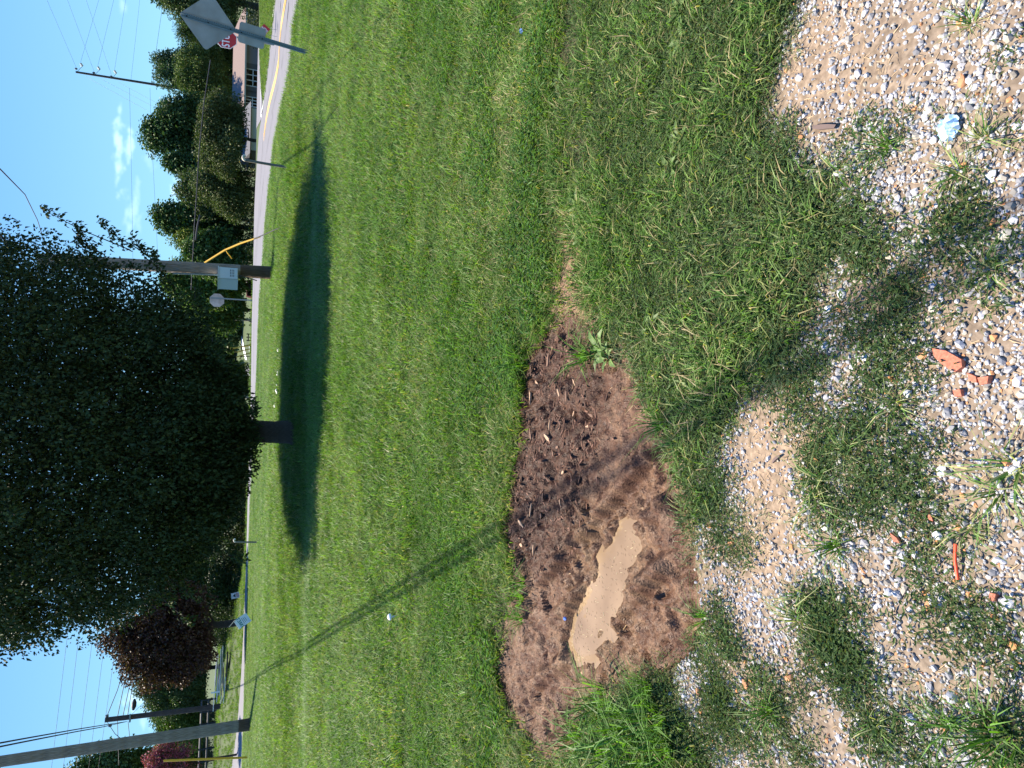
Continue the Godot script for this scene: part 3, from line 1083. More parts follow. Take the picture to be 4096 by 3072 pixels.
func gravel_and_mulch() -> void:
	var bufs := []
	var meshes := []
	for k in 5:
		bufs.append(PackedFloat32Array())
		meshes.append(pebble())
	for k in 260000:
		var d := rnd(0.35, 3.9)
		var x := rnd(-2.9, 2.9)
		if absf(x) > 0.62 * d + 0.9:
			continue
		var gv := zone(zone_gravel, x, d)
		var dust := zone(zone_dust, x, d)
		var heap := n2.get_noise_2d(x * 4.0, d * 4.0)
		if gv < 0.3 or zone(zone_mud, x, d) > 0.3:
			continue
		if rng.randf() < dust * 0.7 or rng.randf() > 0.82 + heap * 0.9 or rng.randf() < zone(zone_silt, x, d):
			continue
		var size := rnd(0.006, 0.012)
		var pick := rng.randf()
		if pick > 0.7:
			size = rnd(0.011, 0.019)
		if pick > 0.965:
			size = rnd(0.019, 0.027)
		var tone := rnd(0.21, 0.44)
		var c := Color(tone, tone * 0.985, tone * 1.01)
		var kind := rng.randf()
		if kind < 0.22:
			c = Color(tone * 0.95, tone * 0.84, tone * 0.68)
		elif kind < 0.245:
			c = Color(0.50, 0.22, 0.09)
		elif kind < 0.36:
			c = Color(tone * 0.6, tone * 0.6, tone * 0.63)
		push(bufs[rng.randi() % 5], Basis(Vector3(rnd(-1, 1), 1, rnd(-1, 1)).normalized(), rnd(0, TAU)).scaled(Vector3.ONE * size), Vector3(x, soil_y(x, d) + size * rnd(0.05, 0.22), -d), c)
	for k in 5:
		tag(multi("gravel", meshes[k], bufs[k], mats["stone"]), ["pale grey crushed limestone gravel of the drive", "angular gravel pebbles scattered over the drive", "mixed white and tan gravel pebbles", "rounded gravel pebbles between the weeds", "flat gravel chips on the tan dust"][k], "gravel")
	# larger stones
	var big := [pebble(true), pebble(true), pebble(true)]
	var placed := 0
	while placed < 40:
		var d := rnd(0.95, 2.9)
		var x := rnd(-0.6 * d - 0.2, 0.6 * d + 0.2)
		if zone(zone_gravel, x, d) < 0.8 or zone(zone_dust, x, d) > 0.4:
			continue
		placed += 1
		var size := rnd(0.024, 0.036)
		var o := MeshInstance3D.new()
		o.mesh = big[placed % 3]
		var tone := rnd(0.46, 0.66)
		o.material_override = mat("stone_%d" % (placed % 5), [lin(0.46, 0.46, 0.47), lin(0.36, 0.37, 0.40), lin(0.42, 0.38, 0.32), lin(0.52, 0.52, 0.51), lin(0.40, 0.19, 0.09)][placed % 5] if true else Color.WHITE, 0.85)
		put(o, "gravel_stone")
		o.transform = Transform3D(Basis(Vector3(rnd(-0.4, 0.4), 1, rnd(-0.4, 0.4)).normalized(), rnd(0, TAU)).scaled(Vector3.ONE * size), Vector3(x, soil_y(x, d) + size * 0.12, -d))
		var rusty := placed % 5 == 4
		tag(o, "rust orange stone among the pale gravel" if rusty else "larger pale limestone lump lying in the gravel", "stone", "rusty stones in the gravel" if rusty else "larger pale stones in the gravel")
	# dry straw bits on dust, on the dry strip and through the mulch
	var st := sf()
	tube(st, [Vector3(-0.5, 0, 0), Vector3(0, 0.06, 0.02), Vector3(0.5, 0, -0.03)], [0.035, 0.04, 0.02], 4, false)
	st.generate_normals()
	var straw_mesh := st.commit()
	var b := PackedFloat32Array()
	for k in 60000:
		var d := rnd(0.6, 4.2)
		var x := rnd(-2.8, 2.8)
		var w := maxf(zone(zone_dust, x, d) * zone(zone_gravel, x, d) * 0.8, zone(zone_dry, x, d) * 1.0)
		w = maxf(w, zone(zone_gravel, x, d) * 0.28)
		var mulch := zone(zone_mulch, x, d)
		w = maxf(w, mulch * 0.35)
		if rng.randf() > w:
			continue
		var y := soil_y(x, d)
		if zone(zone_mud, x, d) > 0.4:
			y = mud_y(x, d)
		var c := Color(0.52, 0.36, 0.20) * rnd(0.6, 1.25)
		if mulch > 0.4:
			c = Color(0.19, 0.10, 0.06) * rnd(0.4, 1.7)
		push(b, Basis(Vector3.UP, rnd(0, TAU)).scaled(Vector3.ONE * rnd(0.010, 0.028)), Vector3(x, y + 0.003, -d), c)
	tag(multi("straw_litter", straw_mesh, b, mats["straw"]), "thin dry straw bits strewn over dust and mulch", "straw")
	# mulch
	b = PackedFloat32Array()
	var chip := chip_mesh()
	for k in 9000:
		var d := rnd(1.9, 4.3)
		var x := rnd(-1.9, 1.0)
		if rng.randf() > zone(zone_mulch, x, d) * (0.55 + n2.get_noise_2d(x * 7.0, d * 7.0)):
			continue
		var c := Color(0.115, 0.056, 0.034) * rnd(0.5, 1.7)
		push(b, (Basis(Vector3.UP, rnd(0, TAU)) * Basis(Vector3(0, 0, 1), rnd(-0.4, 0.4))).scaled(Vector3(1.0, 0.6, 0.5) * rnd(0.015, 0.05)), Vector3(x, mud_y(x, d) + 0.005, -d), c)
	tag(multi("mulch", chip, b, mats["chip"]), "dark brown shredded bark mulch spread over the mud", "mulch")
	var chips := [chip_mesh(), chip_mesh(), chip_mesh()]
	for p in [[2190, 1395, 0.11], [2205, 1440, 0.10], [2135, 1480, 0.08], [2150, 1530, 0.06], [2120, 1590, 0.12], [2155, 1670, 0.05], [2125, 1735, 0.09], [2190, 1755, 0.11], [2210, 1700, 0.07], [2250, 1570, 0.06], [2270, 1585, 0.07], [2365, 1715, 0.07], [2335, 1705, 0.05], [2225, 1790, 0.07], [2205, 1810, 0.06], [2250, 1890, 0.08], [2130, 1960, 0.10], [2170, 1990, 0.06], [2160, 2060, 0.11], [2120, 2040, 0.09], [2100, 2095, 0.09], [2180, 1640, 0.05], [2290, 1530, 0.05], [2345, 1660, 0.06], [2215, 1350, 0.09], [2330, 1790, 0.05], [2085, 2180, 0.08], [2140, 2200, 0.07], [2270, 1650, 0.05], [2230, 2010, 0.07]]:
		var g := gr(p[0], p[1])
		var o := MeshInstance3D.new()
		o.mesh = chips[rng.randi() % 3]
		var tan_one := rng.randf() < 0.45
		o.material_override = mat("chip_tan", lin(0.36, 0.23, 0.14), 0.8) if tan_one else mat("chip_brown", lin(0.14, 0.075, 0.045), 0.8)
		put(o, "wood_chip")
		o.transform = Transform3D((Basis(Vector3.UP, rnd(0, TAU)) * Basis(Vector3(0, 0, 1), rnd(-0.35, 0.35))).scaled(Vector3(p[2], p[2] * 0.7, p[2] * 0.65) * 0.85), Vector3(g.x, mud_y(g.x, -g.z) + 0.010, g.z))
		tag(o, "pale tan splinter of wood lying on the dark mulch" if tan_one else "brown bark chip lying on the dark mulch", "wood chip", "pale splinters on the mulch" if tan_one else "brown chips on the mulch")
	# specks floating on the puddle
	b = PackedFloat32Array()
	for k in 2600:
		var d := rnd(2.1, 3.4)
		var x := rnd(-1.6, -0.3)
		if zone(zone_pool, x, d) < 0.55:
			continue
		var dark := rng.randf() < 0.7
		push(b, Basis(Vector3.UP, rnd(0, TAU)).scaled(Vector3.ONE * (rnd(0.007, 0.013) if dark else rnd(0.008, 0.022))), Vector3(x, -0.0515, -d), Color(0.05, 0.035, 0.02) if dark else Color(0.62, 0.52, 0.30))
	tag(multi("floating_specks", straw_mesh, b, mats["straw"]), "dark and pale specks floating on the muddy puddle", "debris")

func pear_tree() -> void:
	var base := lands(1180, 1728)
	var t := thing("pear_tree", "large dark leafy tree with short thick trunk standing in the grass", "tree", base)
	var s := sf(true)
	tube(s, [Vector3(0, -0.3, 0), Vector3(0, 0.02, 0), Vector3(0.0, 0.12, 0), Vector3(0.0, 0.5, 0), Vector3(0.02, 0.95, 0), Vector3(0.0, 1.35, 0), Vector3(-0.05, 2.2, 0), Vector3(-0.1, 4.5, 0), Vector3(0, 7.5, 0)], [0.46, 0.36, 0.29, 0.265, 0.27, 0.33, 0.22, 0.13, 0.03], 16)
	for l in [[0.55, 1.2, 2.7, 0.15], [-0.9, 1.15, 2.6, 0.14], [1.8, 1.25, 3.0, 0.12], [2.9, 1.3, 3.3, 0.13], [4.0, 1.2, 3.0, 0.13], [5.2, 1.3, 2.8, 0.12], [0.1, 2.0, 3.4, 0.09], [3.5, 2.2, 3.4, 0.09], [5.8, 2.6, 3.2, 0.07], [1.2, 2.8, 3.0, 0.07]]:
		var out := Vector3(cos(l[0]), 0, sin(l[0]))
		tube(s, [Vector3(0, l[1], 0), out * 0.5 + Vector3(0, l[1] + 0.55, 0), out * l[2] * 0.55 + Vector3(0, l[1] + 1.9, 0), out * l[2] * 0.9 + Vector3(0, l[1] + 3.4, 0)], [l[3], l[3] * 0.85, l[3] * 0.5, l[3] * 0.12], 8)
	obj("trunk", s, mats["bark"], t)
	var tones := [Color(0.040, 0.062, 0.020), Color(0.034, 0.054, 0.018), Color(0.052, 0.074, 0.024), Color(0.038, 0.060, 0.022), Color(0.07, 0.085, 0.022)]
	var mesh := cluster(30, 0.27, 0.088, 0.062, tones, 0.5)
	var buf := PackedFloat32Array()
	var prof := [[1.0, 0.45], [1.35, 1.35], [1.8, 2.35], [2.6, 3.25], [3.6, 3.85], [5.0, 4.3], [6.5, 4.2], [8.0, 3.1], [9.4, 1.3], [9.9, 0.2]]
	for k in 10500:
		var h := rnd(1.05, 9.8)
		var r := 0.0
		for i in prof.size() - 1:
			if h >= prof[i][0] and h <= prof[i + 1][0]:
				r = lerpf(prof[i][1], prof[i + 1][1], (h - prof[i][0]) / (prof[i + 1][0] - prof[i][0]))
		if rng.randf() > r / 4.05 + 0.1:
			continue
		var a := rnd(0, TAU)
		r *= 1.0 + 0.16 * n1.get_noise_2d(cos(a) * 3.0 + h * 1.1, sin(a) * 3.0 + 20.0) + 0.1 * n1.get_noise_2d(a * 6.0, h * 5.0)
		var q := r * pow(rng.randf(), 0.42)
		var p := Vector3(cos(a) * q - 0.22, h, sin(a) * q)
		if n1.get_noise_3d(p.x * 3.2, p.y * 3.2, p.z * 3.2) < -0.34:
			continue
		push(buf, spin(rnd(0, TAU), rnd(0.75, 1.25), rnd(-0.5, 0.5)), p, Color.WHITE * rnd(0.7, 1.25))
	# shoots that stick out of the crown, with leaves along them
	var few := cluster(6, 0.085, 0.085, 0.06, tones, 0.5)
	var shoots := PackedFloat32Array()
	for sh in [[520, 1000, 165, 835, 16.4], [560, 1000, 395, 880, 16.8], [420, 1020, 300, 930, 17.0], [640, 1060, 530, 945, 17.2], [700, 1150, 610, 1000, 16.6], [880, 1600, 1020, 1610, 16.0], [900, 1700, 1030, 1640, 16.2], [880, 1790, 985, 1785, 16.4], [620, 2260, 850, 2420, 15.6], [600, 2300, 770, 2500, 15.4], [640, 2280, 690, 2430, 15.8], [900, 2200, 985, 2240, 15.8], [100, 2400, 60, 2600, 16.0], [250, 2380, 240, 2540, 15.8], [300, 2350, 330, 2490, 16.4], [60, 2050, 70, 2000, 13.4], [40, 2000, 90, 2080, 13.2], [20, 1100, 40, 960, 16.5], [850, 1350, 900, 1450, 15.5], [780, 1150, 830, 1260, 15.8]]:
		var a := at(sh[0], sh[1], sh[4] + 0.5) - base
		var b := at(sh[2], sh[3], sh[4]) - base
		var m := a.lerp(b, 0.5) + Vector3(0, 0.12, 0)
		var twig := sf(true)
		tube(twig, [a, m, b], [0.014, 0.009, 0.004], 5)
		obj("twig", twig, mats["bark"], t)
		for k in 22:
			var u := rnd(0.15, 1.0)
			var p := a.lerp(m, u * 2.0) if u < 0.5 else m.lerp(b, u * 2.0 - 1.0)
			push(shoots, spin(rnd(0, TAU), rnd(0.8, 1.15), rnd(-0.5, 0.5)), p + Vector3(rnd(-0.08, 0.08), rnd(-0.08, 0.04), rnd(-0.08, 0.08)) * (1.6 - u), Color(1.3, 1.25, 1.1) * rnd(0.8, 1.25))
	multi("shoot_leaves", few, shoots, mats["leaf_near"], t)
	multi("crown", mesh, buf, mats["leaf_near"], t)

func background_trees() -> void:
	var base_tones := [Color(0.045, 0.062, 0.022), Color(0.035, 0.05, 0.018), Color(0.06, 0.078, 0.028), Color(0.075, 0.085, 0.03), Color(0.03, 0.042, 0.018)]
	var small := cluster(34, 0.46, 0.17, 0.12, base_tones, 0.3)
	var broad := cluster(26, 0.55, 0.26, 0.2, base_tones, 0.4)
	var needle := cluster(30, 0.45, 0.30, 0.07, base_tones, -0.5)
	var red_tones := [Color(0.07, 0.028, 0.022), Color(0.05, 0.018, 0.016), Color(0.10, 0.045, 0.03), Color(0.06, 0.04, 0.02), Color(0.13, 0.07, 0.04)]
	var maple := cluster(30, 0.4, 0.17, 0.15, red_tones, 0.4)
	var pink := cluster(26, 0.3, 0.12, 0.1, [Color(0.45, 0.09, 0.16), Color(0.30, 0.05, 0.10), Color(0.06, 0.09, 0.03), Color(0.55, 0.16, 0.24)], 0.2)
	var g := "trees beyond the road"
	# name, label, centre sy, base sx, distance, top sx, low sx, half width px, clusters, mesh, tint, size, cone
	var list := [
		["oak_tree", "tall dark oak at the right end behind the diamond sign", 20, 1010, 56, 535, 990, 130, 1500, small, Color(0.95, 1.0, 1.0), 1.0, 0.2],
		["cedar_tree", "dark cedar with spiky tops behind the stop sign", 175, 1005, 78, 680, 1000, 110, 1500, needle, Color(0.85, 0.95, 0.8), 1.0, 0.35],
		["elm_tree", "blue green round tree rising over the grey house roof", 320, 1000, 80, 600, 900, 110, 1300, small, Color(0.8, 0.95, 1.15), 1.3, 0.1],
		["elm_tree", "lighter green tree in front of the blue green one", 340, 1000, 77, 700, 930, 125, 1500, small, Color(1.25, 1.3, 0.95), 1.1, 0.1],
		["maple_tree", "big dark maple behind the tall utility pole and guy wires", 560, 1005, 72, 558, 900, 125, 1800, broad, Color(0.75, 0.95, 0.85), 1.15, 0.05],
		["maple_tree", "small dark maple shoulder left of the big maple", 695, 1005, 64, 655, 900, 62, 700, broad, Color(0.75, 0.95, 0.9), 1.0, 0.1],
		["hackberry_tree", "brownish green spreading tree in front of the white house", 560, 1018, 52, 800, 985, 190, 2000, small, Color(1.1, 1.0, 0.95), 0.9, 0.0],
		["hackberry_tree", "brownish green tree behind the yellow guy guards", 760, 1015, 54, 790, 1000, 120, 1400, small, Color(1.05, 0.98, 0.9), 0.9, 0.0],
		["ash_tree", "dull green tree right of the short utility pole", 800, 1005, 60, 690, 1000, 110, 1500, small, Color(0.95, 0.98, 0.9), 1.1, 0.2],
		["ash_tree", "tall narrow green tree behind the short utility pole", 910, 1005, 62, 608, 1000, 90, 1300, broad, Color(0.95, 1.1, 0.85), 1.0, 0.25],
		["walnut_tree", "tree with yellowing leaves left of the short utility pole", 985, 1003, 61, 690, 900, 60, 700, small, Color(2.0, 1.75, 0.8), 1.0, 0.1],
		["ash_tree", "dark green tree behind the leaning yellow guy guard", 1030, 1003, 58, 720, 1000, 95, 1300, broad, Color(0.9, 1.1, 0.85), 1.0, 0.1],
		["linden_tree", "bright green tree behind the grey utility cabinet", 1150, 1000, 66, 640, 985, 110, 1500, broad, Color(1.35, 1.5, 0.9), 1.1, 0.1],
		["linden_tree", "green tree between the cabinet and the grey octagonal sign", 1240, 990, 75, 760, 975, 100, 1200, broad, Color(1.2, 1.35, 0.85), 1.1, 0.1],
		["locust_tree", "grey green tree left of the octagonal sign across the field", 1330, 975, 120, 760, 960, 90, 1000, broad, Color(1.2, 1.3, 1.1), 2.0, 0.1],
		["locust_tree", "tree with pale dead twigs across the far field", 1420, 968, 135, 800, 960, 75, 800, broad, Color(1.3, 1.2, 1.0), 2.2, 0.1],
		["linden_tree", "round bush like tree beside the far driveway", 1545, 1000, 78, 860, 990, 90, 900, broad, Color(1.3, 1.4, 0.8), 1.0, 0.0],
		["linden_tree", "small green tree seen just right of the trunk", 1660, 1000, 70, 880, 985, 60, 700, broad, Color(1.2, 1.35, 0.8), 0.9, 0.0],
		["oak_tree", "dark oak behind the left side of the trunk", 1880, 985, 60, 740, 960, 130, 1500, small, Color(0.85, 0.9, 0.8), 1.0, 0.0],
		["oak_tree", "dark oak in deep shade behind the bent vent pipe", 2080, 970, 58, 700, 955, 150, 1600, small, Color(0.9, 0.9, 0.85), 1.0, 0.0],
		["oak_tree", "dark oak behind the fallen white yard sign", 2330, 950, 58, 650, 930, 160, 1700, small, Color(0.85, 0.95, 0.8), 1.0, 0.0],
		["oak_tree", "dark round oak standing right of the leaning far pole", 2660, 915, 62, 525, 900, 160, 2300, small, Color(0.85, 0.95, 0.9), 1.0, 0.0],
		["linden_tree", "sunlit green tree behind the two left utility poles", 2860, 905, 64, 585, 880, 130, 1800, small, Color(1.25, 1.4, 0.85), 1.05, 0.05],
		["linden_tree", "green tree at the left end behind the black fence", 3030, 890, 70, 590, 870, 110, 1300, small, Color(1.15, 1.3, 0.9), 1.1, 0.1],
		["poplar_tree", "pale green treetop rising behind the near left pole", 3010, 890, 92, 270, 640, 110, 1300, broad, Color(1.3, 1.35, 1.2), 1.5, 0.3],
	]
	for r in list:
		var p: Vector3 = at(r[3], r[2], r[4])
		p.y = ground_y(p.x, r[4]) - 0.05
		var top := at(r[5], r[2], r[4]).y
		var low := maxf(at(r[6], r[2], r[4]).y, p.y + 0.25)
		var dep: float = (at(r[3], r[2], r[4]) - EYE).dot(-CZ)
		var wide: float = r[7] / F * dep
		tree(r[0], r[1], g, p, top, low, wide, clampf((top - p.y) * 0.025, 0.1, 0.3), r[9], r[8], r[10] * 1.6, r[11] * 0.95, "bark", r[12])
	# copper leaved maple on the left and the pink crape myrtle in the corner
	var q := at(930, 2490, 44)
	q.y = ground_y(q.x, 44.0)
	tree("red_maple_tree", "copper red leaved maple left of the big dark tree", "", q, at(430, 2490, 44).y, at(880, 2490, 44).y, 210.0 / F * 42.0, 0.2, maple, 2300, Color(1.0, 1.0, 1.0), 0.85, "bark", 0.1)
	q = at(880, 3030, 47)
	q.y = ground_y(q.x, 47.0)
	tree("crape_myrtle", "pink flowering crape myrtle behind the yellow post", "", q, at(560, 3030, 47).y, at(800, 3030, 47).y, 105.0 / F * 45.0, 0.06, pink, 700, Color.WHITE, 0.8, "bark", 0.2)
	# far wood that closes the horizon
	var b := PackedFloat32Array()
	for k in 9000:
		var a := rnd(-1.1, 1.1)
		var d := rnd(190.0, 235.0)
		var x := tan(a) * d
		var high := 9.0 + 5.0 * n1.get_noise_1d(a * 60.0)
		push(b, spin(rnd(0, TAU), rnd(3.0, 5.0), rnd(-0.4, 0.4)), Vector3(x, ground_y(x, d) + rnd(0.0, high), -d), Color(1.0, 1.15, 1.1) * rnd(0.7, 1.25))
	tag(multi("far_wood", broad, b, mats["leaf_far"]), "distant dark wood along the horizon", "wood")
	# undergrowth along the foot of the tree line
	b = PackedFloat32Array()
	for k in 2600:
		var sy := rnd(1780.0, 2560.0) if k % 2 == 0 else rnd(-100.0, 1150.0)
		if (sy > 180.0 and sy < 660.0) or (sy > 1060.0 and sy < 1215.0):
			continue
		var d := rnd(54.0, 66.0)
		var p := at(990, sy, d)
		push(b, spin(rnd(0, TAU), rnd(0.6, 1.1), rnd(-0.4, 0.4)), Vector3(p.x, ground_y(p.x, d) + pow(rng.randf(), 1.5) * 2.2, -d), Color(0.85, 0.9, 0.75) * rnd(0.6, 1.2))
	tag(multi("undergrowth", small, b, mats["leaf_far"]), "dark brushy undergrowth along the foot of the tree line", "undergrowth")
func prism_text(called: String, words: String, high: float, m: Material, parent: Node, x: Transform3D) -> void:
	var t := TextMesh.new()
	var f := SystemFont.new()
	f.font_names = PackedStringArray(["Droid Sans"])
	f.font_weight = 700
	t.font = f
	t.text = words
	t.font_size = 64
	t.pixel_size = high / 46.0
	t.depth = 0.004
	var o := MeshInstance3D.new()
	o.mesh = t
	o.material_override = m
	put(o, called, parent)
	o.transform = x

# a building with its long side along the road; frame: origin at the left end of the wall foot as seen from the road
func buildings() -> void:
	var d := 66.0
	var a := at(985, 480, d)
	var b := at(985, 215, d)
	var foot := ground_y(a.x, d) - 0.3
	var h := thing("grey_house", "low grey house with tan shingle roof behind the tall pole", "house", Vector3(a.x, foot, -d))
	var long := b.x - a.x + 4.0
	var eave := at(972, 400, d).y - foot
	var ridge := at(934, 400, d).y - foot + 0.1
	var s := sf()
	bx(s, Vector3(long * 0.5, eave * 0.5, -3.0), Vector3(long, eave, 6.0))
	obj("wall", s, mats["house_wall"], h)
	s = sf()
	var e0 := Vector3(-0.4, eave - 0.1, 0.45)
	var e1 := Vector3(long + 0.4, eave - 0.1, 0.45)
	var r0 := Vector3(0.9, ridge, -3.0)
	var r1 := Vector3(long - 0.9, ridge, -3.0)
	var k0 := Vector3(-0.4, eave - 0.1, -6.45)
	var k1 := Vector3(long + 0.4, eave - 0.1, -6.45)
	quad(s, e0, e1, r1, r0)
	quad(s, k1, k0, r0, r1)
	tri(s, k0, e0, r0)
	tri(s, e1, k1, r1)
	quad(s, e1, e0, k0, k1)
	var roof := obj("roof", s, mats["shingle"], h)
	s = sf()
	bx(s, Vector3(long * 0.5, eave - 0.14, 0.52), Vector3(long + 0.8, 0.14, 0.1))
	obj("gutter", s, mats["trim"], roof)
	for w in [[275, 342], [386, 424]]:
		var p0 := at(985, w[1], d).x - a.x
		var p1 := at(985, w[0], d).x - a.x
		var top := at(982, 300, d).y - foot
		var low := top - 1.25
		var win := Node3D.new()
		put(win, "window", h)
		s = sf()
		bx(s, Vector3((p0 + p1) * 0.5, (top + low) * 0.5, 0.0), Vector3(p1 - p0, top - low, 0.06))
		obj("pane", s, mats["pane"], win)
		s = sf()
		for k in 4:
			bx(s, Vector3(lerpf(p0, p1, k / 3.0), (top + low) * 0.5, 0.05), Vector3(0.07, top - low + 0.07, 0.06))
		for k in 3:
			bx(s, Vector3((p0 + p1) * 0.5, lerpf(low, top, k / 2.0), 0.055), Vector3(p1 - p0 + 0.07, 0.07, 0.07))
		obj("frame", s, mats["white_soft"], win)
		for side in [p0 - 0.3, p1 + 0.3]:
			s = sf()
			bx(s, Vector3(side, (top + low) * 0.5, 0.03), Vector3(0.45, top - low, 0.06))
			obj("shutter", s, mats["shutter"], win)
	# white clapboard house with a grey roof, left of it
	d = 60.0
	a = at(1000, 600, d)
	b = at(1000, 432, d)
	foot = ground_y(a.x, d) - 0.3
	h = thing("white_house", "white clapboard building with dark grey roof behind the spreading tree", "house", Vector3(a.x, foot, -d))
	long = b.x - a.x
	eave = at(996, 500, d).y - foot
	ridge = at(966, 500, d).y - foot
	s = sf()
	bx(s, Vector3(long * 0.5, eave * 0.5, -2.5), Vector3(long, eave, 5.0))
	obj("wall", s, mats["house_wall"], h)
	var rows := int(eave / 0.2)
	for k in rows:
		s = sf()
		var t := Transform3D(Basis(Vector3(1, 0, 0), 0.12), Vector3(long * 0.5, k * 0.2 + 0.1, 0.03))
		box(s, t, Vector3(long, 0.195, 0.03))
		obj("clapboard", s, mats["siding"], h)
	s = sf()
	quad(s, Vector3(-0.4, eave - 0.1, 0.5), Vector3(long + 0.4, eave - 0.1, 0.5), Vector3(long + 0.4, ridge, -2.5), Vector3(-0.4, ridge, -2.5))
	quad(s, Vector3(long + 0.4, eave - 0.1, -5.5), Vector3(-0.4, eave - 0.1, -5.5), Vector3(-0.4, ridge, -2.5), Vector3(long + 0.4, ridge, -2.5))
	tri(s, Vector3(-0.4, eave - 0.1, -5.5), Vector3(-0.4, eave - 0.1, 0.5), Vector3(-0.4, ridge, -2.5))
	tri(s, Vector3(long + 0.4, eave - 0.1, 0.5), Vector3(long + 0.4, eave - 0.1, -5.5), Vector3(long + 0.4, ridge, -2.5))
	obj("roof", s, mats["shingle_grey"], h)

func pole(called: String, label: String, base: Vector3, top: Vector3, r0: float, r1: float, m: String, foot_m := "", foot_h := 0.0) -> Node3D:
	var t := thing(called, label, "utility pole", base, "utility poles")
	var v := top - base
	var s := sf(true)
	var pts := []
	var rs := []
	var from := 0.0 if foot_m == "" else foot_h
	for k in 7:
		var u := lerpf(from, 1.0, k / 6.0)
		pts.append(v * u)
		rs.append(lerpf(r0, r1, u))
	if foot_m == "":
		pts.push_front(-v.normalized() * 0.4)
		rs.push_front(r0)
	tube(s, pts, rs, 14)
	obj("shaft", s, mats[m], t)
	if foot_m != "":
		s = sf(true)
		tube(s, [-v.normalized() * 0.4, Vector3.ZERO, v * foot_h * 0.5, v * foot_h], [r0 * 1.04, r0 * 1.04, r0 * 1.02, lerpf(r0, r1, foot_h) * 1.004], 14)
		obj("butt", s, mats[foot_m], t)
	return t

func wire(label: String, group: String, pts: Array, r: float, m := "wire", sag := 0.0, called := "overhead_wire") -> void:
	var s := sf(true)
	var line := []
	for k in pts.size() - 1:
		for j in 10:
			var u := j / 10.0
			var p: Vector3 = pts[k].lerp(pts[k + 1], u)
			p.y -= sag * 4.0 * u * (1.0 - u)
			line.append(p)
	line.append(pts[-1])
	var o: Vector3 = line[0]
	for k in line.size():
		line[k] -= o
	tube(s, line, [r], 5)
	var w := obj(called, s, mats[m])
	w.position = o
	tag(w, label, "wire", group)

func bell(s: SurfaceTool, a: Vector3, b: Vector3, r: float, discs: int) -> void:
	var pts := []
	var rs := []
	for k in discs:
		var u := k / float(discs)
		for e in [[0.0, 0.45], [0.25, 1.0], [0.55, 0.95], [0.8, 0.4]]:
			pts.append(a.lerp(b, u + e[0] / discs))
			rs.append(r * e[1])
	tube(s, pts, rs, 10)

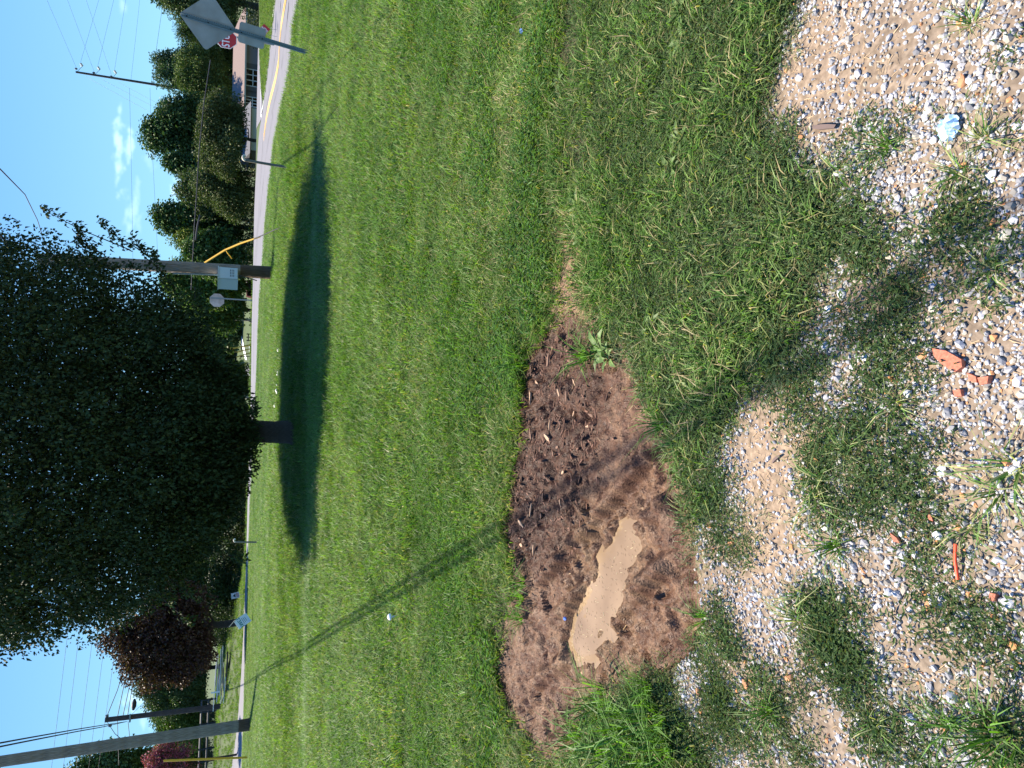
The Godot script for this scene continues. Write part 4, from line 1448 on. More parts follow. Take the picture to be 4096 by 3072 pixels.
func poles_and_wires() -> void:
	# tall pole on the right with dead-end insulators
	var d := 45.0
	var base := lands(1022, 402)
	d = -base.z
	var p1 := pole("utility_pole", "tall weathered utility pole with white insulators beside the grey house", base, at(303, 288, d), 0.19, 0.12, "wood_dark", "wood_brown", 0.03)
	var k := 0
	for r in [[310, 285, 305, 276, 327, 262], [378, 300, 376, 292, 396, 276], [448, 315, 446, 307, 462, 291]]:
		var s := sf(true)
		var a := at(r[0], r[1], d)
		bell(s, at(r[2], r[3] + 3, d - 0.1) - base, at(r[2] - 2, r[3] - 7, d - 0.15) - base, 0.17, 1)
		obj("insulator", s, mats["porcelain_dark"], p1)
		s = sf(true)
		bell(s, at(r[4] + 3, r[5] + 3, d) - base, at(r[4] - 6, r[5] - 10, d) - base, 0.15, 3)
		obj("insulator", s, mats["porcelain"], p1)
		s = sf(true)
		tube(s, [a - base, at(r[4] + 3, r[5] + 3, d) - base], [0.025], 5)
		obj("bracket", s, mats["galv"], p1)
	var s := sf()
	bx(s, at(1000, 402, d) - base + Vector3(0, 0, 0.18), Vector3(0.3, 0.3, 0.06))
	obj("pole_tag", s, mats["white"], p1)
	var gw := "line wires of the tall right pole"
	for r in [[305, 270, 188, 0, 150, -90], [376, 285, 270, 0, 232, -115], [446, 300, 345, 0, 312, -98], [322, 250, 395, 0, 422, -92], [391, 265, 455, 0, 479, -99], [458, 280, 503, 0, 520, -106]]:
		var toward: bool = k < 3
		wire(["upper", "middle", "lower"][k % 3] + (" thin wire slanting steeply right from a dark insulator of the tall pole" if k < 3 else " thin wire slanting gently right from a white insulator of the tall pole"), gw, [at(r[0], r[1], d), at(r[2], r[3], d - (8.0 if toward else -6.0)), at(r[4], r[5], d - (11.0 if toward else -8.0))], 0.012, "wire")
		k += 1
	wire("thin line wire leaving the tall pole below its insulators", "lower wires of the tall pole", [at(523, 328, d), at(555, 40, d + 6), at(566, -80, d + 8)], 0.012)
	wire("lowest dark cable leaving the tall pole to the right", "", [at(604, 342, d), at(625, 200, d + 2), at(645, 60, d + 6), at(660, -80, d + 9)], 0.018)
	# guy wires with yellow guards
	var n := 0
	for r in [[342, 306, 918, 623, 1018, 683], [408, 318, 938, 598, 1020, 645], [475, 330, 957, 590, 1020, 632]]:
		var foot := at(r[4], r[5], d - 3.0)
		foot.y = ground_y(foot.x, d - 3.0) - 0.02
		wire(["upper", "middle", "lower"][n] + " grey guy wire running down from the tall pole to a yellow guard", "guy wires of the tall pole", [at(r[0], r[1], d), at(r[2], r[3], d - 2.5), foot], 0.012, "wire_light", 0.0, "guy_wire")
		s = sf(true)
		tube(s, [foot, at(r[2], r[3], d - 2.5)], [0.045], 8)
		tag(obj("guy_guard", s, mats["yellow"]), ["longest yellow guy guard, left of the bent pipe top", "middle yellow guy guard beside the bent pipe top", "palest yellow guy guard nearest the white house"][n], "guy guard", "yellow guy guards of the tall pole")
		n += 1
	for r in [[[518, 352], [524, 600], [530, 905], [532, 1100]], [[600, 352], [604, 500], [625, 900], [632, 1050]]]:
		var pts := []
		for q in r:
			pts.append(at(q[0], q[1], d - 2.0))
		wire("upper thin wire crossing the sky from the tall pole to the tree" if r[0][0] == 518 else "lower dark wire crossing the sky from the tall pole to the tree", "", pts, 0.014)
	# telephone bundle in front of the trees
	var pts := []
	for q in [[842, 240], [815, 420], [797, 600], [785, 800], [778, 900], [773, 1000], [768, 1095], [765, 1160]]:
		pts.append(at(q[0], q[1], 47.0))
	wire("dark telephone cable slung in front of the right hand trees", "", pts, 0.03)
	pts = []
	for q in [[800, 860], [790, 905], [783, 960]]:
		pts.append(at(q[0], q[1], 46.9))
	wire("thick black splice case section on the telephone cable", "", pts, 0.06)
	# short cut pole with its pale guy
	base = lands(1014, 882)
	d = -base.z
	var p2 := pole("utility_pole", "short cut-off utility pole with white plate at its foot", base, at(697, 868, d), 0.2, 0.16, "wood_dark", "wood_brown", 0.12)
	s = sf()
	bx(s, at(993, 891, d) - base + Vector3(0, 0, 0.2), Vector3(0.2, 0.3, 0.08))
	obj("plate", s, mats["white"], p2)
	wire("pale guy wire beside the short cut-off pole", "", [at(755, 870, d), lands(1016, 842)], 0.022, "wire_light", 0.0, "guy_wire")
	# brown butt pole with the cabinet, behind the crown
	base = lands(1098, 1092)
	d = -base.z
	var p3 := pole("utility_pole", "stout utility pole with brown foot carrying the grey cabinet", base, at(150, 1035, d), 0.215, 0.17, "wood_grey", "wood_brown", 0.16)
	s = sf(true)
	tube(s, [at(690, 1093, d - 0.1) - base, at(875, 1099, d - 0.1) - base], [0.03], 8)
	obj("conduit", s, mats["galv"], p3)
	var c0 := at(875, 1094, d - 0.12)
	var c1 := at(951, 1096, d - 0.12)
	var high := c0.y - c1.y
	var cab := thing("utility_cabinet", "pale grey green metal cabinet mounted on the brown footed pole", "cabinet", c1)
	cab.rotation.y = 0.72
	s = sf()
	bx(s, Vector3(-0.29, high * 0.5, 0.02), Vector3(0.58, high, 0.44))
	obj("case", s, mats["cabinet"], cab)
	s = sf()
	bx(s, Vector3(-0.29, high * 0.5, 0.255), Vector3(0.54, high - 0.04, 0.02))
	var door := obj("door", s, mats["cabinet"], cab)
	for i in 3:
		for j in 3:
			s = sf()
			bx(s, Vector3(-0.42 + j * 0.13, 0.13 + i * 0.05, 0.268), Vector3(0.09, 0.018, 0.008))
			obj("vent_slot", s, mats["galv_dark"], door)
	s = sf()
	bx(s, Vector3(-0.29, high + 0.012, 0.03), Vector3(0.62, 0.025, 0.5))
	obj("lid", s, mats["cabinet"], cab)
	s = sf(true)
	tube(s, [Vector3(-0.12, 0.0, 0.0), Vector3(-0.12, -0.12, 0.0)], [0.06], 8)
	tube(s, [Vector3(-0.12, -0.12, 0.0), Vector3(-0.16, -0.3, 0.02), Vector3(-0.2, -0.45, 0.0), Vector3(-0.15, -0.6, -0.1)], [0.018], 5)
	obj("cable_gland", s, mats["galv_dark"], cab)
	# thick service drops from the upper right to the cabinet pole
	wire("thick dark cable sweeping down from the top right into the tree", "", [at(-140, 592, 9.0), at(0, 676, 12.0), at(100, 778, 17.0), at(150, 880, 20.5), at(195, 1020, d)], 0.010)
	wire("short dark cable at the top edge entering the tree leaves", "", [at(-60, 890, 13.0), at(0, 938, 15.0), at(60, 1010, d)], 0.022)
	# leaning yellow guard of the cabinet pole
	var foot := lands(1132, 905)
	wire("dark stub of guy wire at the foot of the leaning yellow guard", "", [foot, at(1013, 957, -foot.z + 1.2)], 0.018, "wire", 0.0, "guy_wire")
	s = sf(true)
	tube(s, [at(1040, 947, -foot.z + 1.0), at(960, 974, -foot.z + 1.6), at(900, 1000, -foot.z + 2.0), at(820, 1050, -foot.z + 2.6)], [0.022, 0.03, 0.03, 0.03], 8)
	tube(s, [at(902, 1000, -foot.z + 2.0), at(928, 1034, -foot.z + 2.2)], [0.018], 6)
	tag(obj("guy_guard", s, mats["yellow"]), "long leaning yellow guy guard with a short branch beside the cabinet pole", "guy guard")
	# far poles beyond the octagonal sign
	base = at(1003, 1280, 96.0)
	base.y = ground_y(base.x, 96.0)
	pole("utility_pole", "far thin utility pole left of the grey octagonal sign", base, at(810, 1268, 96.0), 0.2, 0.13, "wood_grey")
	base = at(1000, 1586, 60.0)
	base.y = ground_y(base.x, 60.0)
	pole("utility_pole", "grey pole stub half hidden by low leaves right of the trunk", base, at(880, 1583, 60.0), 0.2, 0.19, "wood_grey")
	n = 0
	for r in [[921, 1396, 998, 1368], [922, 1393, 1000, 1374], [937, 1411, 1000, 1383], [945, 1428, 1000, 1398]]:
		var f := at(r[2], r[3], 76.0)
		f.y = ground_y(f.x, 76.0)
		s = sf(true)
		tube(s, [f, at(r[0], r[1], 77.0)], [0.06], 6)
		tag(obj("guy_guard", s, mats["yellow"]), ["first far yellow guy guard near the far driveway", "second far yellow guy guard near the far driveway", "third far yellow guy guard near the far driveway", "lowest far yellow guy guard beside the dark bin"][n], "guy guard", "far yellow guy guards")
		n += 1
	# near left pole and the leaning far one
	base = lands(1003, 2897)
	d = -base.z
	var p6 := pole("utility_pole", "near pale wooden utility pole on the left lawn", base, at(-220, 3079, d - 1.0), 0.27, 0.21, "wood_grey", "wood_brown", 0.05)
	for q in [[605, 2957], [712, 2941]]:
		s = sf()
		bx(s, at(q[0], q[1], d - 0.25) - base, Vector3(0.14, 0.05, 0.1))
		obj("bolt", s, mats["galv_dark"], p6)
	d = 56.0
	base = at(945, 2816, d)
	base.y = ground_y(base.x, d)
	var p7 := pole("utility_pole", "farther left utility pole with cable brackets near its top", base, at(420, 2880, d), 0.2, 0.17, "wood_dark")
	s = sf()
	bx(s, at(520, 2873, d - 0.3) - base, Vector3(0.5, 0.1, 0.25))
	obj("bracket", s, mats["galv"], p7)
	s = sf(true)
	bell(s, at(428, 2868, d) - base, at(428, 2858, d) - base, 0.12, 2)
	bell(s, at(440, 2898, d) - base, at(440, 2908, d) - base, 0.12, 2)
	obj("insulator", s, mats["porcelain_dark"], p7)
	# the two cables that pass over the camera and lay their shadow across the lawn
	var a := gr(981, 2740)
	var b := gr(2660, 1780)
	var dir := (b - a).normalized()
	var sunward := Vector3(-SUN_FLAT.x, 0, -SUN_FLAT.y) / SUN_FLAT.length()
	var start := at(508, 2886, d)
	n = 0
	for off in [0.0, 0.16]:
		var line := [start + Vector3(0, off * 0.6, 0)]
		for q in [8.0, 20.0, 34.0, 46.0, 60.0]:
			var y: float = 6.75 - 0.9 * sin(q / 60.0 * PI) + 0.012 * pow(maxf(q - 38.0, 0.0), 2.0) + off * 0.4
			line.append(a + dir * q + sunward * (y / SUN_UP) + Vector3(dir.z, 0, -dir.x) * off * 0.5 + Vector3(0, y, 0))
		var o := sf(true)
		tube(o, line_of(line), [0.018], 6)
		tag(obj("overhead_wire", o, mats["wire"]), ["lower of two black cables rising from the far left pole overhead", "upper of two black cables rising from the far left pole overhead"][n], "wire")
		n += 1
	# cables of the leaning pole
	n = 0
	for r in [[[428, 2864], [470, 2760], [500, 2660], [521, 2585]], [[470, 2868], [498, 2730], [515, 2640], [527, 2585]], [[508, 2878], [530, 2740], [541, 2660], [556, 2590]], [[490, 2872], [520, 2735], [531, 2660], [540, 2590]]]:
		pts = []
		for q in r:
			pts.append(at(q[0], q[1], d + 1.0))
		n += 1
		wire(["topmost", "second", "lowest", "third"][n - 1] + " black cable between the leaning far pole and the copper maple", "cables of the leaning far pole", pts, 0.028)
	n = 0
	for r in [[[512, 2886], [520, 2960], [522, 3000]], [[430, 2890], [460, 2935], [490, 2960]], [[470, 2884], [472, 2950], [476, 3060]]]:
		pts = []
		for q in r:
			pts.append(at(q[0], q[1], d + 1.0))
		n += 1
		wire(["lowest", "topmost looping", "middle"][n - 1] + " black cable from the leaning far pole toward the left", "left cables of the leaning far pole", pts, 0.022)
	wire("thin guy wire slanting down from the leaning far pole", "", [at(525, 2860, d), at(590, 2795, d + 2), at(680, 2715, d + 4)], 0.012, "wire", 0.0, "guy_wire")
	s = sf(true)
	bell(s, at(533, 2840, d + 0.8), at(540, 2785, d + 0.8), 0.17, 1)
	tag(obj("splice_case", s, mats["black"]), "black spindle shaped splice case hanging on the left cables", "splice case")
	# high wires across the left sky
	n = 0
	for r in [[267, 2564, 206, 3072], [320, 2505, 253, 3072], [379, 2482, 308, 3052], [429, 2482, 367, 2976], [470, 2530, 408, 2970]]:
		var p := at(r[0] + (r[0] - r[2]) * 0.6, r[1] - (r[3] - r[1]) * 0.6, 74.0)
		var q := at(r[2] - (r[0] - r[2]) * 0.5, r[3] + (r[3] - r[1]) * 0.5, 68.0)
		wire(["topmost", "second", "third", "fourth", "lowest"][n] + " of the parallel thin wires in the left sky", "parallel wires in the left sky", [p, q], 0.014)
		n += 1
	# yellow guard post at the left edge
	foot = lands(994, 3031)
	s = sf(true)
	tube(s, [foot - Vector3(0, 0.1, 0), at(654, 3043, -foot.z)], [0.05], 8)
	tag(obj("guy_guard", s, mats["yellow"]), "upright yellow guard tube at the far left edge of the lawn", "guy guard")

func plate(p: Vector3, turn: float, lean: float) -> Transform3D:
	return Transform3D(Basis(Vector3.UP, turn) * Basis(Vector3(0, 0, 1), lean), p)

func signs() -> void:
	# diamond warning sign seen from behind, on a leaning U-channel post
	var base := lands(1250, 215)
	var d := -base.z
	var top := at(726, 57, d)
	var t := thing("warning_sign", "back of a diamond road sign with plate below on leaning post", "sign", base)
	var v := top - base
	var turn := -0.55
	var y := v.normalized()
	var x := Vector3(cos(turn), 0, -sin(turn))
	x = (x - y * x.dot(y)).normalized()
	var z := x.cross(y)
	var frame := Basis(x, y, z)
	var long := v.length()
	var s := sf()
	var prof := [Vector2(-0.042, 0.028), Vector2(-0.022, 0.028), Vector2(-0.014, 0.0), Vector2(0.014, 0.0), Vector2(0.022, 0.028), Vector2(0.042, 0.028), Vector2(0.042, 0.033), Vector2(0.019, 0.033), Vector2(0.011, 0.005), Vector2(-0.011, 0.005), Vector2(-0.019, 0.033), Vector2(-0.042, 0.033)]
	for k in prof.size():
		var a: Vector2 = prof[k]
		var b: Vector2 = prof[(k + 1) % prof.size()]
		quad(s, frame * Vector3(b.x, -0.3, b.y + 0.004), frame * Vector3(a.x, -0.3, a.y + 0.004), frame * Vector3(a.x, long, a.y + 0.004), frame * Vector3(b.x, long, b.y + 0.004))
	var post := obj("post", s, mats["galv"], t)
	var hole := sf()
	for k in 60:
		var yy := 0.1 + k * long / 61.0
		box(hole, Transform3D(frame, frame * Vector3(0.032, yy, 0.0385)), Vector3(0.009, 0.016, 0.002))
	obj("punched_holes", hole, mats["galv_dark"], post)
	# plate corners measured along the post
	var c0 := long * (1.0 - (833.0 - 720.0) / 550.0)
	var half := (at(720, 51, d) - at(946, 127, d)).length() * 0.5
	var cy := (at(833, 89, d) - base).length()
	s = sf()
	var outline := []
	for k in 4:
		var a := PI * 0.5 * k
		for e in [-0.07, 0.0, 0.07]:
			var r := half * (0.955 if e != 0.0 else 0.975)
			outline.append(frame * (Vector3(cos(a + e) * r, cy + sin(a + e) * r, -0.002)))
	slab(s, outline, z, 0.004)
	obj("diamond_plate", s, mats["alu"], t)
	var lowy := (at(1060, 158, d) - base).length()
	var hiy := (at(955, 127, d) - base).length()
	var hw := (at(951, 160, d) - at(959, 94, d)).length() * 0.5 / cos(0.5)
	s = sf()
	outline = []
	for q in [[-1, -1], [1, -1], [1, 1], [-1, 1]]:
		for e in [[0.0, 1.0], [1.0, 0.0]]:
			var f: Array = e if (q[0] * q[1] > 0) else [e[1], e[0]]
			outline.append(frame * Vector3(q[0] * (hw - 0.03 * f[0]), lerpf(lowy, hiy, 0.5) + q[1] * ((hiy - lowy) * 0.5 - 0.03 * f[1]), -0.002))
	slab(s, outline, z, 0.004)
	obj("lower_plate", s, mats["alu"], t)
	var bolt := [cy + half * 0.75, cy, cy - half * 0.8, hiy - 0.05, lowy + 0.05]
	for b in bolt:
		s = sf()
		box(s, Transform3D(frame, frame * Vector3(0, b, 0.012)), Vector3(0.024, 0.024, 0.016))
		obj("bolt", s, mats["galv_dark"], t)
	# stop sign facing the camera, half hidden behind the diamond
	d = 27.5
	var c := at(904, 154, d)
	base = Vector3(at(1000, 158, d).x, ground_y(c.x, d), -d)
	t = thing("stop_sign", "red octagonal stop sign partly hidden behind the diamond sign", "sign", base)
	s = sf()
	bx(s, Vector3(0, (c.y - base.y) * 0.5, -0.04), Vector3(0.06, c.y - base.y + 0.6, 0.03))
	obj("post", s, mats["galv"], t)
	octagon(t, c - base, 0.40, 0.1, true)
	prism_text("lettering", "STOP", 0.26, mats["white"], t, plate(c - base + Vector3(0, 0, 0.012), 0.1, 0.0).scaled_local(Vector3(0.78, 1, 1)))
	# octagon seen from behind
	c = at(868, 1201, 44.0)
	base = Vector3(c.x + 0.12, ground_y(c.x, 44.0), -44.0)
	t = thing("stop_sign", "grey back of an octagonal sign left of the cabinet", "sign", base)
	s = sf()
	bx(s, Vector3(0, (c.y - base.y) * 0.5 + 0.15, 0.03), Vector3(0.07, c.y - base.y + 0.5, 0.04))
	obj("post", s, mats["galv"], t)
	octagon(t, c - base, 0.42, 0.0, false)
	# far diamond seen from behind
	c = at(966, 1454, 84.0)
	base = Vector3(c.x + 0.05, ground_y(c.x, 84.0), -84.0)
	t = thing("warning_sign", "small far grey diamond sign back beside the driveway", "sign", base)
	s = sf()
	bx(s, Vector3(0, (c.y - base.y) * 0.5, 0.04), Vector3(0.08, c.y - base.y, 0.05))
	obj("post", s, mats["galv"], t)
	s = sf()
	box(s, Transform3D(Basis(Vector3(0, 0, 1), PI / 4), c - base), Vector3(0.7, 0.7, 0.01))
	obj("diamond_plate", s, mats["galv"], t)
	# red board on the grass island
	d = 26.0
	c = at(1055, 121, d)
	base = Vector3(c.x, ground_y(c.x, d), -d)
	t = thing("yard_sign", "tilted red yard sign with white lettering on the grass island", "sign", base)
	s = sf(true)
	for k in [-0.12, 0.12]:
		tube(s, [Vector3(k, -0.15, -0.02), Vector3(k, c.y - base.y, -0.02)], [0.006], 5)
	obj("wire_legs", s, mats["galv"], t)
	s = sf()
	var tilt := plate(c - base, 0.0, -0.62)
	box(s, tilt, Vector3(0.38, 0.26, 0.008))
	obj("board", s, mats["sign_red"], t)
	prism_text("lettering", "SE", 0.085, mats["white"], t, tilt.translated_local(Vector3(0.02, 0.075, 0.008)))
	prism_text("lettering", "NO", 0.085, mats["white"], t, tilt.translated_local(Vector3(0.02, -0.01, 0.008)))
	prism_text("lettering", "LM", 0.07, mats["white_soft"], t, tilt.translated_local(Vector3(0.02, -0.09, 0.008)))
	# yard signs on the left: one upside down on its stake, one small and grey
	d = 34.0
	c = at(970, 2484, d)
	base = Vector3(c.x, ground_y(c.x, d), -d)
	t = thing("yard_sign", "white yard sign with green letters tipped over by the road", "sign", base)
	tilt = Transform3D(Basis(Vector3.UP, 0.5) * Basis(Vector3(0, 0, 1), PI + 0.55), Vector3(0, c.y - base.y, 0))
	s = sf()
	box(s, tilt, Vector3(0.46, 0.62, 0.01))
	obj("board", s, mats["white"], t)
	var green := mat("letter_green", lin(0.02, 0.20, 0.17), 0.6)
	prism_text("lettering", "T3MI", 0.15, green, t, tilt.translated_local(Vector3(0.0, -0.12, 0.008)))
	for k in 3:
		s = sf()
		box(s, tilt.translated_local(Vector3(0.0, 0.02 + k * 0.07, 0.007)), Vector3(0.3 - 0.05 * k, 0.02, 0.004))
		obj("small_print", s, mats["galv"], t)
	s = sf(true)
	tube(s, [at(940, 2481, d) - base, at(916, 2509, d) - base], [0.018], 6)
	tube(s, [Vector3(0, -0.1, 0), Vector3(0, c.y - base.y, -0.01)], [0.012], 6)
	obj("stake", s, mats["trim"], t)
	d = 45.0
	c = at(941, 2382, d)
	base = Vector3(c.x, ground_y(c.x, d), -d)
	t = thing("yard_sign", "small grey white yard sign with dark triangle print across the road", "sign", base)
	s = sf()
	tilt = plate(c - base, 0.3, 0.12)
	box(s, tilt, Vector3(0.34, 0.46, 0.01))
	obj("board", s, mats["white_soft"], t)
	s = sf()
	tri(s, tilt * Vector3(-0.12, -0.02, 0.008), tilt * Vector3(0.12, -0.02, 0.008), tilt * Vector3(0, 0.15, 0.008))
	obj("triangle_print", s, mats["galv_dark"], t)
	s = sf()
	box(s, tilt.translated_local(Vector3(0, -0.09, 0.007)), Vector3(0.26, 0.04, 0.003))
	box(s, tilt.translated_local(Vector3(0, -0.16, 0.007)), Vector3(0.24, 0.04, 0.003))
	obj("small_print", s, mats["sign_red"], t)
	s = sf(true)
	tube(s, [Vector3(0, -0.1, -0.01), Vector3(0, c.y - base.y, -0.01)], [0.012], 6)
	obj("stake", s, mats["galv"], t)

func octagon(t: Node3D, c: Vector3, r: float, turn: float, front: bool) -> void:
	var f := Basis(Vector3.UP, turn)
	var ring := func(k: float, z: float) -> Array:
		var out := []
		for e in 8:
			var a := TAU * (e + 0.5) / 8.0
			out.append(c + f * Vector3(cos(a) * k, sin(a) * k, z))
		return out
	var s := sf()
	slab(s, ring.call(r, 0.0), f * Vector3(0, 0, 1), 0.008)
	obj("rim" if front else "face", s, mats["white"] if front else mats["alu"], t)
	if front:
		s = sf()
		slab(s, ring.call(r * 0.94, 0.006), f * Vector3(0, 0, 1), 0.004)
		obj("face", s, mats["sign_red"], t)

func roadside_things() -> void:
	# bent vent pipes
	var n := 0
	for r in [[1165, 672, 968, 641, -1.0], [1032, 2170, 928, 2167, -1.0]]:
		var base := lands(r[0], r[1])
		var d := -base.z
		var top := at(r[2] + 14, r[3], d) - base
		var s := sf(true)
		tube(s, [Vector3(0, -0.2, 0), top * 0.5, top], [0.036], 10)
		var t := thing("vent_pipe", ["mossy bent vent pipe in the grass before the yellow guards", "bent vent pipe standing in the grass left of the tree"][n], "pipe", base, "bent vent pipes")
		obj("riser", s, mats["pipe"], t)
		s = sf(true)
		var arc := []
		for k in 7:
			var a := PI * k / 6.0
			arc.append(top + Vector3(0.06 * (1.0 - cos(a)), 0.06 * sin(a), 0.0))
		tube(s, arc, [0.038], 10)
		obj("bend", s, mats["pipe_cap"], t)
		n += 1
	# red pickup seen from behind across the low lawn, and the cone before it
	var d := 66.0
	var c := at(1005, 1142, d)
	var y := ground_y(c.x, d)
	var t := thing("pickup_truck", "dark red pickup truck parked behind the cabinet pole", "truck", Vector3(c.x, y, -d))
	var s := sf()
	bx(s, Vector3(0, 0.72, 0), Vector3(1.9, 0.62, 0.5))
	bx(s, Vector3(0, 0.66, -2.3), Vector3(1.88, 0.55, 4.6))
	obj("body", s, mats["truck_red"], t)
	s = sf()
	quad(s, Vector3(-0.88, 0.95, -1.7), Vector3(0.88, 0.95, -1.7), Vector3(0.72, 1.72, -1.95), Vector3(-0.72, 1.72, -1.95))
	quad(s, Vector3(-0.72, 1.72, -1.95), Vector3(0.72, 1.72, -1.95), Vector3(0.72, 1.74, -3.0), Vector3(-0.72, 1.74, -3.0))
	quad(s, Vector3(-0.88, 0.95, -3.5), Vector3(-0.88, 0.95, -1.7), Vector3(-0.72, 1.72, -1.95), Vector3(-0.72, 1.74, -3.0))
	quad(s, Vector3(0.88, 0.95, -1.7), Vector3(0.88, 0.95, -3.5), Vector3(0.72, 1.74, -3.0), Vector3(0.72, 1.72, -1.95))
	quad(s, Vector3(0.88, 0.95, -3.5), Vector3(-0.88, 0.95, -3.5), Vector3(-0.72, 1.74, -3.0), Vector3(0.72, 1.74, -3.0))
	obj("cab", s, mats["truck_red"], t)
	s = sf()
	quad(s, Vector3(-0.72, 1.08, -1.72), Vector3(0.72, 1.08, -1.72), Vector3(0.62, 1.6, -1.88), Vector3(-0.62, 1.6, -1.88))
	obj("rear_window", s, mats["pane"], t)
	s = sf()
	bx(s, Vector3(0, 1.0, 0.28), Vector3(1.7, 0.12, 0.06))
	obj("tailgate_trim", s, mats["white"], t)
	s = sf()
	bx(s, Vector3(0, 0.42, 0.33), Vector3(1.9, 0.14, 0.14))
	obj("bumper", s, mats["chrome"], t)
	for side in [-0.85, 0.85]:
		for z in [-0.7, -3.6]:
			s = sf(true)
			tube(s, [Vector3(side - 0.11, 0.36, z), Vector3(side + 0.11, 0.36, z)], [0.36], 14)
			obj("wheel", s, mats["tyre"], t)
		s = sf()
		bx(s, Vector3(side * 1.04, 0.8, 0.26), Vector3(0.1, 0.3, 0.04))
		obj("tail_light", s, mats["sign_red"], t)
	c = at(1004, 1131, 58.0)
	t = thing("traffic_cone", "bright orange traffic cone in front of the dark red pickup", "cone", Vector3(c.x, ground_y(c.x, 58.0), -58.0))
	s = sf(true)
	tube(s, [Vector3(0, 0.03, 0), Vector3(0, 0.95, 0)], [0.26, 0.04], 14)
	obj("body", s, mats["cone"], t)
	s = sf()
	bx(s, Vector3(0, 0.015, 0), Vector3(0.6, 0.04, 0.6))
	obj("base", s, mats["cone"], t)
	t = thing("blue_bin", "blue bin by the white house behind the road", "bin", Vector3(at(1016, 605, 52).x, ground_y(at(1016, 605, 52).x, 52.0), -52))
	s = sf(true)
	tube(s, [Vector3(0, 0, 0), Vector3(0, 0.9, 0)], [0.28, 0.33], 12)
	obj("barrel", s, mats["blue"], t)
	s = sf(true)
	tube(s, [Vector3(0, 0.9, 0), Vector3(0, 0.95, 0)], [0.36, 0.3], 12)
	obj("lid", s, mats["blue"], t)
	# split rail fence pieces on the far lawn
	n = 0
	for r in [[1240, 1300, 78.0, 5], [1336, 1362, 84.0, 3], [1192, 1215, 120.0, 3]]:
		var a := at(990, r[0], r[2])
		var b := at(990, r[1], r[2])
		t = thing("rail_fence", ["dark two rail fence section left of the octagonal sign", "short leaning rail fence section near the far yellow guards", "small far rail fence section behind the octagonal sign"][n], "fence", Vector3(a.x, ground_y(a.x, r[2]), -r[2]), "far rail fences")
		for k in r[3]:
			var x: float = lerpf(0.0, b.x - a.x, k / float(r[3] - 1))
			s = sf()
			bx(s, Vector3(x, 0.55, 0), Vector3(0.12, 1.2, 0.12))
			obj("post", s, mats["wood_dark"], t)
		for h in [0.45, 0.95]:
			s = sf()
			bx(s, Vector3((b.x - a.x) * 0.5, h, 0.08), Vector3(absf(b.x - a.x) + 0.1, 0.1, 0.05))
			obj("rail", s, mats["wood_dark"], t)
		n += 1
	c = at(1000, 1426, 98.0)
	t = thing("mailbox", "small dark mailbox on a post beside the far drive", "mailbox", Vector3(c.x, ground_y(c.x, 98.0), -98.0))
	s = sf()
	bx(s, Vector3(0, 0.5, 0), Vector3(0.1, 1.0, 0.1))
	obj("post", s, mats["wood_dark"], t)
	s = sf()
	bx(s, Vector3(0, 1.12, 0.05), Vector3(0.3, 0.26, 0.5))
	obj("box", s, mats["black"], t)
	c = at(1000, 1394, 80.0)
	t = thing("trash_bin", "dark bin with white lid beside the far yellow guards", "bin", Vector3(c.x, ground_y(c.x, 80.0), -80.0))
	s = sf()
	bx(s, Vector3(0, 0.45, 0), Vector3(0.6, 0.9, 0.6))
	obj("barrel", s, mats["wood_dark"], t)
	s = sf()
	bx(s, Vector3(0, 0.94, 0), Vector3(0.66, 0.08, 0.66))
	obj("lid", s, mats["white"], t)
	# black rail fence and pale lumber pile on the left
	d = 60.0
	var a := at(890, 2790, d)
	var b := at(880, 3140, d - 4.0)
	t = thing("black_fence", "black rail fence with wide rails behind the left poles", "fence", Vector3(a.x, ground_y(a.x, d), -d))
	var v := Vector3(b.x, ground_y(b.x, -b.z), b.z) - t.position
	var bays := 7
	for k in bays + 1:
		s = sf()
		bx(s, v * (k / float(bays)) + Vector3(0, 0.65, 0), Vector3(0.12, 1.35, 0.12))
		obj("post", s, mats["black"], t)
	for h in [1.22, 0.72]:
		s = sf(true)
		tube(s, [Vector3(0, h, 0), v + Vector3(0, h, 0)], [0.09], 4)
		obj("rail", s, mats["shutter"], t)
	for k in 70:
		s = sf()
		bx(s, v * (k / 69.0) + Vector3(0, 0.55, -0.02), Vector3(0.025, 1.0, 0.025))
		obj("picket", s, mats["black"], t)
	d = 54.0
	t = thing("lumber_pile", "pile of pale boards and poles lying along the left tree line", "lumber", Vector3(at(920, 2700, d).x, ground_y(at(920, 2700, d).x, d), -d))
	for k in 16:
		s = sf()
		var w := rnd(1.6, 3.6)
		box(s, Transform3D(Basis(Vector3.UP, rnd(-0.16, 0.16)) * Basis(Vector3(0, 0, 1), rnd(-0.06, 0.05)), Vector3(rnd(-1.1, 0.8), 0.1 + 0.05 * k, rnd(-0.35, 0.35))), Vector3(w, 0.05, 0.09))
		obj("board", s, mats["white_soft"] if k % 3 != 1 else mats["wood_grey"], t)
	s = sf()
	bx(s, Vector3(-0.9, 0.8, 0.5), Vector3(0.09, 0.6, 0.06))
	obj("stake", s, mats["white"], t)
	s = sf()
	bx(s, Vector3(0, 0.05, 0), Vector3(3.2, 0.1, 0.8))
	obj("bottom_board", s, mats["wood_dark"], t)

